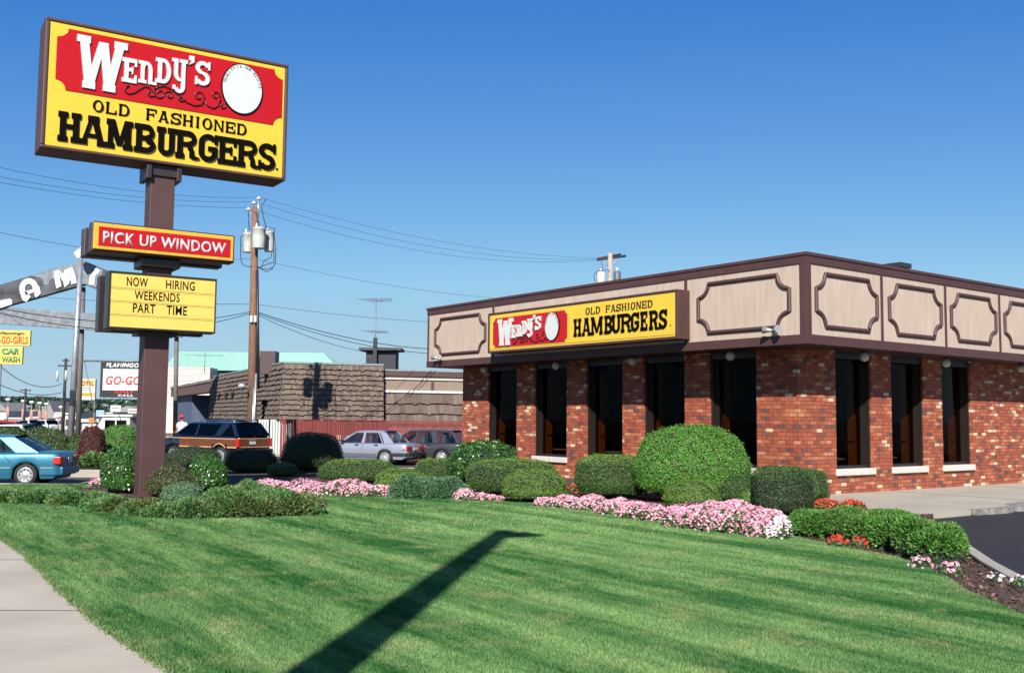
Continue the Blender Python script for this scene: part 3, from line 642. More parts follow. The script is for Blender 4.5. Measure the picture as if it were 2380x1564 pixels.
# ------------------------------------------------------------------ pylon sign
YAW = .565; PC = (-7.6, 21.45, 0)
py_ = thing('pylon_sign', PC, 'tall brown pylon with a red and yellow hamburger sign above a now hiring board', 'sign', YAW)
b = MB(); b.box(-.25, .25, -.25, .25, -.1, 7.02); b.build('pole', BROWN, py_, bevel=.012)
b = MB(); b.box(-.34, .34, -.30, .30, 6.76, 6.99); b.box(-.36, -.26, -.36, .36, 6.68, 6.99); b.box(.26, .36, -.36, .36, 6.68, 6.99); b.build('saddle_bracket', BROWND, py_, bevel=.01)
b = MB(); b.box(-2.44, 2.64, -.36, .40, 7.0, 9.68); b.box(-2.44, 2.64, -.42, -.36, 7.0, 7.06); b.box(-2.44, 2.64, -.42, -.36, 9.61, 9.68); b.box(-2.44, -2.36, -.42, -.36, 7.06, 9.61); b.box(2.565, 2.64, -.42, -.36, 7.06, 9.61)
cab = b.build('main_cabinet', BROWN, py_, bevel=.02)
b = MB(); b.box(-2.358, 2.563, -.392, -.361, 7.062, 9.608); b.build('yellow_face', YEL, cab, bevel=.01)
b = MB(); plaque(b, -2.22, 2.51, 8.235, 9.515, .20, -.392, .018); b.build('red_panel', RED, cab, bevel=.006)
sign_art(cab, -.41, lambda x: x, lambda z: z, 1, 1); medallion(cab, -.41, 1.58, 8.915, .465, .575)
L = [(c, x0, 7.185, x1, 7.79, .112, .11, .035) for c, x0, x1 in HAMB]
b = MB(); put_letters(b, L, -.392, .035); b.build('black_lettering', BLACK, cab)
for L in old_fashioned([], -1.49, 7.895, 1.71, 8.14, .34): b = MB(); put_letters(b, L, -.392, .022); b.build('small_lettering', BLACK, cab)
b = MB(); b.prism([(2.44+.03*math.cos(a*PI/6), 7.24+.03*math.sin(a*PI/6)) for a in range(12)], -.392, -.398); b.build('trademark_dot', BLACK, cab)
# pick up window box: two cabinets back to back
b = MB(); b.box(-1.44, 1.475, -.60, -.27, 4.99, 5.60); b.box(-1.44, 1.475, .27, .62, 4.99, 5.60); b.box(-1.40, 1.40, -.27, .27, 5.02, 5.08); b.box(-.40, .40, -.40, .40, 4.80, 4.99)
c2 = b.build('pickup_cabinet', mat('bronze_metal', (.055, .035, .03), .4), py_, bevel=.05)
b = MB(); b.box(-1.405, 1.44, -.635, -.601, 5.03, 5.565); b.build('amber_face', YEL2, c2, bevel=.02)
b = MB(); b.box(-1.31, 1.37, -.645, -.6355, 5.10, 5.49); b.build('red_panel', RED, c2, bevel=.005)
textpart('pickup_lettering', 'PICK UP WINDOW', .245, WHITE, c2, (-1.225, -.6455, 5.16), width=2.50, ext=.002, bold=.022)
# changeable letter board
b = MB(); b.box(-1.09, 1.10, -.60, -.30, 3.44, 4.61); b.box(-1.09, 1.10, .30, .60, 3.44, 4.61); b.box(-.85, .85, -.29, .29, 3.46, 3.56); b.box(-.40, .40, -.29, .29, 3.36, 4.66)
for z0, z1 in ((3.44, 3.48), (4.585, 4.61)): b.box(-1.09, 1.10, -.66, -.601, z0, z1)
for x0, x1 in ((-1.09, -1.05), (1.075, 1.10)): b.box(x0, x1, -.66, -.601, 3.481, 4.584)
c3 = b.build('letter_board', mat('dark_bronze', (.03, .02, .018), .4), py_, bevel=.008)
b = MB(); b.box(-1.048, 1.073, -.625, -.602, 3.482, 4.583); b.build('yellow_face', mat('pale_yellow_plastic', (.86, .62, .13), .35, var=.04), c3)
b = MB()
for z in (4.29, 4.02, 3.745): b.box(-1.03, 1.05, -.632, -.6255, z-.008, z+.002); b.box(-1.03, 1.05, -.632, -.6255, z-.034, z-.026)
b.build('letter_rail', mat('clear_rail', (.62, .48, .12), .3), c3)
for tx, x0, x1, z0, z1 in (('NOW', -.73, -.315, 4.325, 4.515), ('HIRING', .05, .645, 4.325, 4.515), ('WEEKENDS', -.57, .34, 4.058, 4.243), ('PART', -.59, -.145, 3.79, 3.98), ('TIME', .08, .50, 3.79, 3.98)):
    textpart('board_letters', tx, z1-z0, BLACK, c3, (x0, -.6265, z0), width=x1-x0, ext=.002, bold=.014)
# ------------------------------------------------------------------ wall sign
ws = thing('wall_sign', BL(-.45, 7.2, 0), 'long yellow and red hamburger sign fixed across the beige fascia', 'sign', TH-PI/2)
# local x runs along the fascia to the right, y into the building; local x = 7.2 - restaurant y
U = lambda yb: 7.2-yb
b = MB(); b.box(U(11.07), U(3.34), .03, .42, 3.64, 4.83)
for z0, z1 in ((3.64, 3.70), (4.775, 4.83)): b.box(U(11.07), U(3.34), -.02, .029, z0, z1)
b.box(U(11.07), U(11.0), -.02, .029, 3.701, 4.774); b.box(U(3.41), U(3.34), -.02, .029, 3.701, 4.774)
c4 = b.build('cabinet', BROWN, ws, bevel=.01)
b = MB(); b.box(U(10.998), U(7.19), .004, .028, 3.702, 4.773); b.box(U(7.175), U(3.412), .004, .028, 3.702, 4.773); b.build('yellow_face', YEL, ws, bevel=.004)
b = MB(); b.box(U(10.99), U(3.42), -.002, .0035, 3.745, 3.752); b.build('face_seam', BROWND, ws)
b = MB(); plaque(b, U(10.82), U(7.42), 3.79, 4.655, .10, .004, .012); rp = b.build('red_panel', RED, ws)
kx = (10.56-8.53)/(-1.85-.86); X2 = lambda x: U(10.56+(x+1.85)*kx); Z2 = lambda z: 3.83+(z-8.34)*(4.61-3.83)/1.09
sign_art(rp, -.010, X2, Z2, .75, .72); medallion(rp, -.010, U(8.03), 4.245, .30, .40)
L = []
for c, x0, x1 in zip('HAMBURGERS', (7.14, 6.80, 6.44, 5.92, 5.64, 5.30, 4.93, 4.60, 4.29, 3.95), (6.84, 6.45, 5.99, 5.62, 5.32, 4.92, 4.65, 4.36, 3.98, 3.69)):
    L.append((c, U(x0), 3.905, U(x1), 4.38, .075, .08, .024))
b = MB(); put_letters(b, L, .004, .022); b.build('black_lettering', BLACK, ws)
for L in old_fashioned([], U(6.66), 4.46, U(4.18), 4.645, .22): b = MB(); put_letters(b, L, .004, .014); b.build('small_lettering', mat('dark_olive_lettering', (.03, .025, .008), .4), ws)
b = MB(); b.prism([(U(3.58)+.02*math.cos(a*PI/6), 3.97+.02*math.sin(a*PI/6)) for a in range(12)], .004, -.001); b.build('trademark_dot', BLACK, ws)
# ------------------------------------------------------------------ planting
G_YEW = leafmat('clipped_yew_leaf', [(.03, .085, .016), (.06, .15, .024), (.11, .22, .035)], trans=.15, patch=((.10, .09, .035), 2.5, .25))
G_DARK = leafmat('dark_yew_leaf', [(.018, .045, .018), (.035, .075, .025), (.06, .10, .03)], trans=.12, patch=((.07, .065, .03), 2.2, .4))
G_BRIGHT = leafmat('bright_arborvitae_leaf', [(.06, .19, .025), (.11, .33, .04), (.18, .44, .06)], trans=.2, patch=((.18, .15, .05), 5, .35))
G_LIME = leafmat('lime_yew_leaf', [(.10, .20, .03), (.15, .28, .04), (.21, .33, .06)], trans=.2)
G_JUN = leafmat('grey_juniper_leaf', [(.075, .18, .055), (.125, .27, .08), (.19, .33, .11)], trans=.15, patch=((.16, .17, .05), 1.6, .6))
G_JUNB = leafmat('blue_juniper_leaf', [(.07, .17, .08), (.12, .25, .12), (.17, .30, .15)], trans=.12)
G_GLOSS = leafmat('glossy_holly_leaf', [(.025, .09, .016), (.05, .16, .025), (.10, .24, .04)], rough=.3, spec=.6, trans=.1)
G_OLIVE = leafmat('olive_shrub_leaf', [(.07, .09, .03), (.10, .12, .035), (.15, .13, .05)], trans=.15)
G_BURG = leafmat('burgundy_barberry_leaf', [(.06, .012, .012), (.11, .022, .02), (.16, .04, .03)], trans=.2)
G_HEDGE = leafmat('hedge_leaf', [(.03, .075, .018), (.05, .11, .022), (.09, .11, .03)], trans=.15)
F_LEAF = leafmat('impatiens_leaf', [(.05, .11, .03), (.09, .15, .04), (.13, .17, .06)], trans=.2)
F_PINK = leafmat('pink_petal', [(.75, .22, .36), (.95, .38, .52), (1.0, .52, .64), (1.05, .74, .82)], trans=.25, rough=.6)
F_WHITE = leafmat('white_petal', [(1.0, .62, .74), (1.05, .9, .95), (1.05, 1.0, 1.0)], trans=.2, rough=.6)
F_RED = leafmat('red_petal', [(.66, .025, .012), (.78, .05, .02), (.75, .10, .03)], trans=.2, rough=.6)
TWIG = mat('shrub_twig', (.06, .04, .03), .9)
CORES = {}
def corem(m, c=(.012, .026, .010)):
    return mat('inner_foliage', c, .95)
def shrub(name, label, c, r, n, size, m, p=2.4, flat=0., jit=.55, aspect=.45, group=None, cat='shrub', lump=.06, rz=0., fuzz=.03, shear=0., corec=(.012, .026, .010), z0=0., mid=.38, tops=None):
    """superellipsoid crown of many leaf faces; c = base centre, r = (rx, ry, height)"""
    t = thing(name, c, label, cat, rz, group)
    rx_, ry_, H = r; n = int(n*1.7); size *= .76; jit *= .85; fuzz *= .7
    ph = RNG.uniform(0, 6.28, 8); fr = RNG.uniform(2, 5, 8)
    def surf(th, u):
        # th angle, u in 0..1 from base to top
        z = u; k = (1-max(0, 0)*0)
        return th, z
    # sample directions
    D = RNG.normal(0, 1, (int(n*2.2), 3)); D /= np.linalg.norm(D, axis=1, keepdims=True)
    D = D[D[:, 2] > -.55][:n]
    def radial(D):
        e = p; q = (np.abs(D[:, 0])**e+np.abs(D[:, 1])**e+np.abs(D[:, 2])**e)**(-1/e)
        l = 1+lump*(np.sin(fr[0]*D[:, 0]*3+ph[0])+np.sin(fr[1]*D[:, 1]*3+ph[1])+np.sin(fr[2]*D[:, 2]*3+ph[2])+np.sin(fr[3]*(D[:, 0]+D[:, 1])*5+ph[3]))/2
        return q*l
    R_ = radial(D)*(1+np.abs(RNG.normal(0, fuzz, len(D)))*np.sign(RNG.uniform(-1, .35, len(D))+.0))
    zc = H*mid; P = D*R_[:, None]*np.array([rx_, ry_, 1.])
    P[:, 2] = zc+P[:, 2]*np.where(D[:, 2] > 0, H-zc, zc)
    if flat: P[:, 2] = np.minimum(P[:, 2], H*(1-flat)+RNG.uniform(0, .03, len(P)))
    P[:, 0] += shear*P[:, 2]
    P[:, 2] = np.maximum(P[:, 2], RNG.uniform(.0, .08, len(P)))
    Nn = D/np.array([rx_, ry_, H*.5]); Nn /= np.linalg.norm(Nn, axis=1, keepdims=True)
    if z0: P[:, 2] += z0
    V = scatter(P, Nn, size, jit, aspect)
    st_ = RNG.uniform(0, 1, len(P)) < .02; V = V.reshape(-1, 4, 3); V[st_] += (Nn[st_]*RNG.uniform(.015, .06, (st_.sum(), 1)))[:, None, :]; V = V.reshape(-1, 3)
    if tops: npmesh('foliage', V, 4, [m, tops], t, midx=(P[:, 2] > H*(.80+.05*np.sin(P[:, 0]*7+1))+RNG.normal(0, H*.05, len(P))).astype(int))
    else: npmesh('foliage', V, 4, [m], t)
    # inner mass, below the leaves
    q = MB(); nu, nv = 20, 10; vs = []
    for i in range(nv+1):
        b_ = -PI/2+PI*i/nv
        for j in range(nu):
            a = 2*PI*j/nu; d = np.array([[math.cos(b_)*math.cos(a), math.cos(b_)*math.sin(a), math.sin(b_)]]); rr = radial(d)[0]*.93
            z = max(.01, d[0, 2]*rr*((H-zc) if d[0, 2] > 0 else zc)+zc)
            if flat: z = min(z, H*(1-flat)-.03)
            vs.append((d[0, 0]*rr*rx_+shear*z, d[0, 1]*rr*ry_, z+z0))
    q.add(vs, [(i*nu+j, i*nu+(j+1) % nu, (i+1)*nu+(j+1) % nu, (i+1)*nu+j) for i in range(nv) for j in range(nu)], 0, True)
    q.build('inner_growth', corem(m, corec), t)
    if z0: s = MB(); s.tube([(0, 0, -.05), (0, 0, z0+.2)], .04); s.build('stem', TWIG, t)
    return t
def px_shrub(name, label, x0, x1, ytop, ybase, m, n, size, depth=1., zb=0., pxbase=None, **k):
    """ground position and size measured on the photo"""
    xc = (x0+x1)/2; front = G(xc, ybase, zb); Y = front.y
    rx_ = (x1-x0)/2*Y/FPX
    ry_ = rx_*depth; Yc = Y+ry_*.8
    rx_ *= Yc/Y
    top = AT(xc, ytop, Yc-ry_*.1).z-zb
    cx_ = AT(xc, ybase, Yc).x
    return shrub(name, label, (cx_, Yc, zb), (rx_, ry_, top), n, size, m, **k)
# right-hand bed along the restaurant
px_shrub('clipped_shrub', 'big bright green domed shrub in front of the restaurant corner windows', 1477, 1740, 988, 1172, G_BRIGHT, 36000, .050, .85, mid=.36, p=2.25, cat='shrub', lump=.03, aspect=.5, jit=.6)
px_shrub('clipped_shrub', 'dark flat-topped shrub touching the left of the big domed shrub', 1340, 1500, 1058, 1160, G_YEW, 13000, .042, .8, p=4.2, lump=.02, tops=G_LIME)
px_shrub('clipped_shrub', 'small low rounded shrub in front of the big dome, behind pink flowers', 1545, 1672, 1116, 1186, G_LIME, 7000, .038, .8, p=2.3)
px_shrub('clipped_shrub', 'low grey green shrub between the big dome and the dark square shrub', 1664, 1775, 1100, 1176, G_YEW, 6000, .036, .8, p=2.3)
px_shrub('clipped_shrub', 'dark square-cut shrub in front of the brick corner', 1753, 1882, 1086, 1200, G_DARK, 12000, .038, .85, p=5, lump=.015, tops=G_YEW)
px_shrub('clipped_shrub', 'brownish shrub half hidden behind the dark square shrub', 1830, 1922, 1092, 1168, G_YEW, 6000, .036, .8, p=3.2)
px_shrub('low_shrub', 'small lime shrub tucked left of the dark square shrub', 1722, 1765, 1140, 1180, G_LIME, 2500, .034, .8, p=2.2)
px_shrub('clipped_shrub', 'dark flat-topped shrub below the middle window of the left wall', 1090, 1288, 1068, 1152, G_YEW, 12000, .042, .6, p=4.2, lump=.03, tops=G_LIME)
px_shrub('clipped_shrub', 'lighter green clipped shrub in front of the dark flat-topped one', 1172, 1312, 1092, 1168, G_LIME, 9000, .038, .7, p=3.2, lump=.04)
px_shrub('glossy_shrub', 'shiny broad-leaved shrub by the brick end pier of the restaurant', 1045, 1202, 1024, 1125, G_GLOSS, 4200, .085, .8, p=2.3, jit=.8, aspect=.5, lump=.08)
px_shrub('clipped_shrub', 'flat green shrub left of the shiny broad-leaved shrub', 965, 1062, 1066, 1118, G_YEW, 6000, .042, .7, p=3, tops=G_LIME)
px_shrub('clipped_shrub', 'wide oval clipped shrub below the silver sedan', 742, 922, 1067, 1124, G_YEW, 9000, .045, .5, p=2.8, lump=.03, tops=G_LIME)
px_shrub('clipped_shrub', 'yellow green low mound between the silver sedan and pink flowers', 872, 985, 1089, 1140, G_LIME, 6000, .042, .6, p=2.5)
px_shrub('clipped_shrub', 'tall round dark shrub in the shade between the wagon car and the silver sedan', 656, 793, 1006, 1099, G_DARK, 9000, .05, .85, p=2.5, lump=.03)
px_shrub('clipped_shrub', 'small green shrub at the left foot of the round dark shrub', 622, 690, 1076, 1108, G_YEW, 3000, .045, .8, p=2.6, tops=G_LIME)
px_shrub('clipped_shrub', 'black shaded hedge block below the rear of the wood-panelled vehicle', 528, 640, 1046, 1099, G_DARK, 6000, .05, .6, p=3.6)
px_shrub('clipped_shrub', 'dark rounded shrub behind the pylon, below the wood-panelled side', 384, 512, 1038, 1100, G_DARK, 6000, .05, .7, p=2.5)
px_shrub('glossy_shrub', 'shiny leaved shrub right of the pylon under the wood-panelled vehicle', 428, 524, 1060, 1146, G_GLOSS, 2600, .08, .7, p=2.3, jit=.8)
px_shrub('glossy_shrub', 'tall shiny leaved shrub against the left side of the pylon', 240, 322, 1042, 1150, G_GLOSS, 3600, .075, .8, p=3, jit=.8)
px_shrub('olive_shrub', 'olive brown feathery shrub at the right foot of the pylon', 348, 452, 1086, 1160, G_OLIVE, 6000, .05, .7, p=2.2, jit=.8, lump=.12, fuzz=.08)
px_shrub('juniper', 'small rounded blue green juniper right of the pylon foot', 377, 468, 1122, 1176, G_JUNB, 6000, .04, .8, p=2.3, jit=.8)
# spreading junipers: arching sprays
def spray_patch(name, label, blobs, n, size, m, kind=None, cat='shrub', core=True, corec=(.03, .04, .02), zoff=0., sq=.5, hs=1., wob=1.):
    blobs = [(b_[0], b_[1], b_[2], b_[3], b_[4]*hs) for b_ in blobs]
    A = np.array([b_[2]*b_[3] for b_ in blobs]); idx = RNG.choice(len(blobs), n, p=A/A.sum())
    B = np.array(blobs)[idx]; rr = np.sqrt(RNG.uniform(0, 1, n)); a = RNG.uniform(0, 2*PI, n)
    x = B[:, 0]+rr*np.cos(a)*B[:, 2]; y = B[:, 1]+rr*np.sin(a)*B[:, 3]
    z = B[:, 4]*np.power(np.clip(1-rr**3, 0, 1), sq)*(.84+wob*(.13*np.sin(x*5.1+1)*np.sin(y*6.3)+.09*np.sin(x*13+y*9)))+RNG.uniform(-.07, .03, n)
    P = np.stack([x, y, np.maximum(z, .01)+zoff], 1)
    # each sprig: a little fan of three needles-shoots pointing up and out
    out = np.stack([np.cos(a)*rr, np.sin(a)*rr, np.full(n, .55)], 1)+RNG.normal(0, .75, (n, 3)); out /= np.linalg.norm(out, axis=1, keepdims=True)
    side = np.cross(out, RNG.normal(0, 1, (n, 3))); side /= np.linalg.norm(side, axis=1, keepdims=True)
    s = (size*RNG.uniform(.6, 1.4, n))[:, None]
    q = np.stack([P-side*s*.16, P+out*s*.45-side*s*.22, P+out*s, P+out*s*.45+side*s*.22], 1).reshape(-1, 3)
    if kind == 'stuff':
        o = npmesh(name, q, 4, [m]); tag(o, label, cat, kind='stuff'); par = o
        for k, bl in enumerate(blobs): pass
    else:
        cx_, cy_ = blobs[0][0], blobs[0][1]; t = thing(name, (cx_, cy_, 0), label, cat); q = q-np.array([cx_, cy_, 0]); npmesh('foliage', q, 4, [m], t); par = t
    if core:
        w = MB()
        for bl in blobs:
            nu = 14; vs = []
            for i in range(6):
                e = (i/5)*PI/2
                for j in range(nu):
                    a_ = 2*PI*j/nu; vs.append((bl[0]+math.cos(e)*math.cos(a_)*bl[2]*.88-(cx_ if kind != 'stuff' else 0), bl[1]+math.cos(e)*math.sin(a_)*bl[3]*.88-(cy_ if kind != 'stuff' else 0), max(.005, math.sin(e)*bl[4]*.62+zoff)))
            w.add(vs, [(i*nu+j, i*nu+(j+1) % nu, (i+1)*nu+(j+1) % nu, (i+1)*nu+j) for i in range(5) for j in range(nu)], 0, True)
        w.build('inner_growth', corem(m, corec), par)
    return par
def blob(x0, x1, ytop, ybase, dep=.7, zb=.02):
    xc = (x0+x1)/2; f = G(xc, ybase, zb); rx_ = (x1-x0)/2*f.y/FPX; ry_ = rx_*dep; Yc = f.y+ry_*.9; return (AT(xc, ybase, Yc).x, Yc, rx_, ry_, max(.12, (AT(xc, ytop, Yc).z-zb)))
spray_patch('juniper', 'broad grey green juniper spreading over the right end of the pylon bed', [blob(450, 660, 1120, 1204, .6), blob(560, 752, 1124, 1200, .55), blob(500, 640, 1108, 1180, .7), blob(380, 520, 1150, 1206, .5), blob(640, 752, 1140, 1196, .6)], 90000, .058, G_JUN, hs=.82, sq=.35)
spray_patch('juniper', 'low brownish green juniper below the pylon foot', [blob(200, 330, 1146, 1190, .5), blob(270, 400, 1156, 1200, .5), blob(330, 440, 1164, 1204, .5)], 38000, .058, G_JUN, hs=.8, sq=.4)
spray_patch('ground_cover', 'creeping brownish green juniper ground cover left of the pylon', [blob(-60, 60, 1130, 1170, .5), blob(20, 140, 1124, 1172, .5), blob(110, 240, 1126, 1176, .5), blob(190, 290, 1132, 1180, .5), blob(-160, -40, 1128, 1168, .5)], 64000, .058, G_JUN, hs=.75, sq=.4, kind='stuff', cat='ground cover')
spray_patch('juniper', 'feathery blue green juniper between the pink flower rows', [blob(905, 1010, 1098, 1160, .6), blob(975, 1095, 1104, 1160, .6)], 36000, .055, G_JUNB)
spray_patch('juniper', 'long bright green feathery juniper beside the driveway', [blob(1838, 1960, 1182, 1246, .9), blob(1900, 2030, 1180, 1252, .9), blob(1960, 2100, 1184, 1258, .8), blob(2020, 2150, 1190, 1276, .7), blob(2080, 2200, 1200, 1292, .65), blob(2120, 2244, 1212, 1306, .6), blob(1990, 2140, 1184, 1240, .8)], 100000, .055, leafmat('bright_juniper_leaf', [(.05, .16, .025), (.10, .28, .04), (.16, .36, .07)], trans=.15, patch=((.14, .12, .05), 3, .3)), corec=(.015, .03, .01), sq=.26, wob=.7)
# flowers ------------------------------------------------------------
def flower_bed(label, blobs, n, pal, size=.055, name='flower_bed', leaf=.7, stuff=True):
    A = np.array([b_[2]*b_[3] for b_ in blobs]); idx = RNG.choice(len(blobs), n, p=A/A.sum()); B = np.array(blobs)[idx]
    def pts(k, up):
        B_ = B[RNG.integers(0, n, k)]; rr = np.sqrt(RNG.uniform(0, 1, k)); a = RNG.uniform(0, 2*PI, k)
        x = B_[:, 0]+rr*np.cos(a)*B_[:, 2]; y = B_[:, 1]+rr*np.sin(a)*B_[:, 3]
        z = B_[:, 4]*np.power(np.clip(1-rr**3, 0, 1), .5)*(.8+.25*np.sin(x*5)*np.sin(y*6+1))+RNG.uniform(-.03, .02, k)+up
        N_ = np.stack([np.cos(a)*rr*.8, np.sin(a)*rr*.8-.25, np.full(k, .8)], 1)
        return np.stack([x, y, np.maximum(z, .015)], 1), N_
    P, Nn = pts(n, .015)
    Nn = Nn+RNG.normal(0, .3, (n, 3)); Nn /= np.linalg.norm(Nn, axis=1, keepdims=True)
    R_ = RNG.normal(0, 1, (n, 3)); X = np.cross(Nn, R_); X /= np.linalg.norm(X, axis=1, keepdims=True); Z = np.cross(Nn, X)
    s = (size*.5*RNG.uniform(.75, 1.2, n))[:, None]; ring = []
    for k in range(10):
        a = 2*PI*k/10; f = 1. if k % 2 == 0 else .66
        ring.append(P+(X*math.cos(a)+Z*math.sin(a))*s*f)
    V = np.stack(ring, 1).reshape(-1, 3)
    L_, LN = pts(int(n*leaf*3), -.02); LV = scatter(L_, LN, .06, .6, .6)
    cx_, cy_ = blobs[0][0], blobs[0][1]; off = np.array([cx_, cy_, 0])
    o = npmesh(name if stuff else 'blossoms', V-off, 10, [pal])
    if stuff: o.location = (cx_, cy_, 0); tag(o, label, 'flowers', kind='stuff'); par = o
    else: par = thing(name, (cx_, cy_, 0), label, 'flowers'); o.parent = par
    npmesh('leaves', LV-off, 4, [F_LEAF], par)
    w = MB()
    for bl in blobs:
        nu = 12; vs = []
        for i in range(5):
            e = (i/4)*PI/2
            for j in range(nu):
                a_ = 2*PI*j/nu; vs.append((bl[0]+math.cos(e)*math.cos(a_)*bl[2]*.9-cx_, bl[1]+math.cos(e)*math.sin(a_)*bl[3]*.9-cy_, math.sin(e)*bl[4]*.72))
        w.add(vs, [(i*nu+j, i*nu+(j+1) % nu, (i+1)*nu+(j+1) % nu, (i+1)*nu+j) for i in range(4) for j in range(nu)], 0, True)
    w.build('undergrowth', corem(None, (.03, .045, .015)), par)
    return par
flower_bed('pink impatiens bed running from the shade behind the pylon juniper to the low mound', [blob(590, 690, 1110, 1136, .8), blob(650, 760, 1110, 1146, .7), blob(720, 820, 1108, 1152, .7), blob(780, 880, 1112, 1154, .6), blob(840, 932, 1122, 1155, .6)], 3000, F_PINK, .05)
flower_bed('short row of pink impatiens at the foot of the blue green juniper', [blob(1050, 1110, 1137, 1163, .6), blob(1095, 1172, 1140, 1164, .5)], 560, F_PINK, .05)
flower_bed('pink impatiens border sweeping past the flat-topped shrubs', [blob(1238, 1320, 1150, 1178, .7), blob(1280, 1370, 1150, 1182, .7), blob(1330, 1420, 1150, 1188, .7), blob(1380, 1470, 1150, 1197, .7), blob(1430, 1520, 1160, 1206, .7), blob(1480, 1570, 1166, 1212, .7)], 3000, F_PINK, .046)
flower_bed('large mound of pink impatiens in front of the big domed shrub', [blob(1535, 1680, 1150, 1228, .8), blob(1620, 1780, 1144, 1240, .8), blob(1720, 1838, 1168, 1250, .8), blob(1560, 1720, 1166, 1232, .7)], 6200, F_PINK, .046)
flower_bed('white and pale pink impatiens at the right end of the large pink mound', [blob(1775, 1842, 1196, 1254, .8)], 420, F_WHITE, .048)
for lb, bl, n, pal in (('scarlet flowers behind the bright green juniper at the brick corner', [blob(1885, 1960, 1156, 1186, .8), blob(1950, 2016, 1160, 1184, .6)], 420, F_RED),
                       ('orange red flowers in front of the bright green juniper', [blob(1925, 1975, 1236, 1272, .8), blob(1978, 2022, 1240, 1272, .8)], 110, F_RED),
                       ('orange red flowers by the brick pier left of the flat-topped shrub', [blob(1308, 1358, 1120, 1156, .8)], 80, F_RED),
                       ('few scarlet flowers among the pink ones near the pylon juniper', [blob(758, 800, 1134, 1152, .8)], 46, F_RED),
                       ('pink flowers at the tip of the long juniper', [blob(2112, 2168, 1288, 1322, .8)], 50, F_PINK),
                       ('pale pink flowers beside the driveway kerb', [blob(2172, 2236, 1296, 1336, .8)], 60, F_PINK),
                       ('sparse pale flowers in the mulch at the far right', [blob(2296, 2336, 1326, 1350, .8)], 14, F_WHITE),
                       ('tiny clump of pale flowers at the right edge of the picture', [blob(2350, 2396, 1342, 1364, .8)], 12, F_WHITE),
                       ('pink flowers beside the shiny shrub left of the pylon', [blob(204, 246, 1106, 1132, .8)], 110, F_PINK)):
    flower_bed(lb, bl, n, pal, .045, 'flower_clump', stuff=False)
# island shrubs left of the pylon
tag(sheet('traffic_island', [(-60, 30.9), (-15.2, 30.9), (-12.6, 31.2), (-12.2, 33), (-13.5, 37), (-60, 40)], .0, SOIL, skirt=.22), kind='structure')
kerb([(-60, 30.8), (-15.2, 30.8), (-12.5, 31.1)], .15, -.21, .03)
px_shrub('barberry_shrub', 'rounded burgundy leaved shrub left of the bright green one', 184, 240, 992, 1082, G_BURG, 6000, .06, .8, p=2.6)
px_shrub('clipped_shrub', 'bright green round shrub beyond the street lamp and the pylon', 228, 324, 990, 1078, G_BRIGHT, 9000, .06, .8, p=2.8)
spray_patch('juniper', 'low green juniper behind the trunk of the blue sedan', [blob(172, 250, 1056, 1092, .5, 0)], 2500, .13, G_JUN)
for x0, x1, yt, l in ((-120, 60, 992, 'long green hedge above the blue sedan at the left edge'), (40, 150, 998, 'darker end of the hedge above the blue sedan'), (130, 200, 1030, 'low scrub at the foot of the white street lamp')):
    px_shrub('hedge', l, x0, x1, yt, 1072, G_HEDGE, 7000, .09, .35, p=3.4, cat='hedge', fuzz=.08)
# ------------------------------------------------------------------ vehicles
TYRE = mat('tyre_rubber', (.018, .018, .018), .8)
RIM = mat('wheel_cover', (.62, .64, .66), .3, metal=.5)
CHROME = mat('chrome', (.8, .8, .8), .12, metal=1.)
BUMP = mat('black_bumper', (.02, .02, .024), .45)
TAILR = mat('red_lens', (.55, .02, .01), .2, spec=.7)
CABIN = mat('car_interior', (.035, .033, .035), .8)
SEATM = mat('seat_cloth', (.14, .14, .15), .9)
PLATE = mat('licence_plate', (.62, .66, .62), .5)
CGL = glassmat('car_glass', (.62, .66, .66), .07)
CGD = glassmat('tinted_glass', (.05, .055, .07), .03)
SEAM = mat('panel_gap', (.01, .01, .012), .7)
def paint(n, c, metal=.35, rough=.3): return mat(n, c, rough, metal=metal, coat=.8)
def lerp_tab(tab, x):
    if x <= tab[0][0]: return tab[0][1]
    for (a, u), (b_, v) in zip(tab, tab[1:]):
        if x <= b_: return u+(v-u)*(x-a)/(b_-a)
    return tab[-1][1]
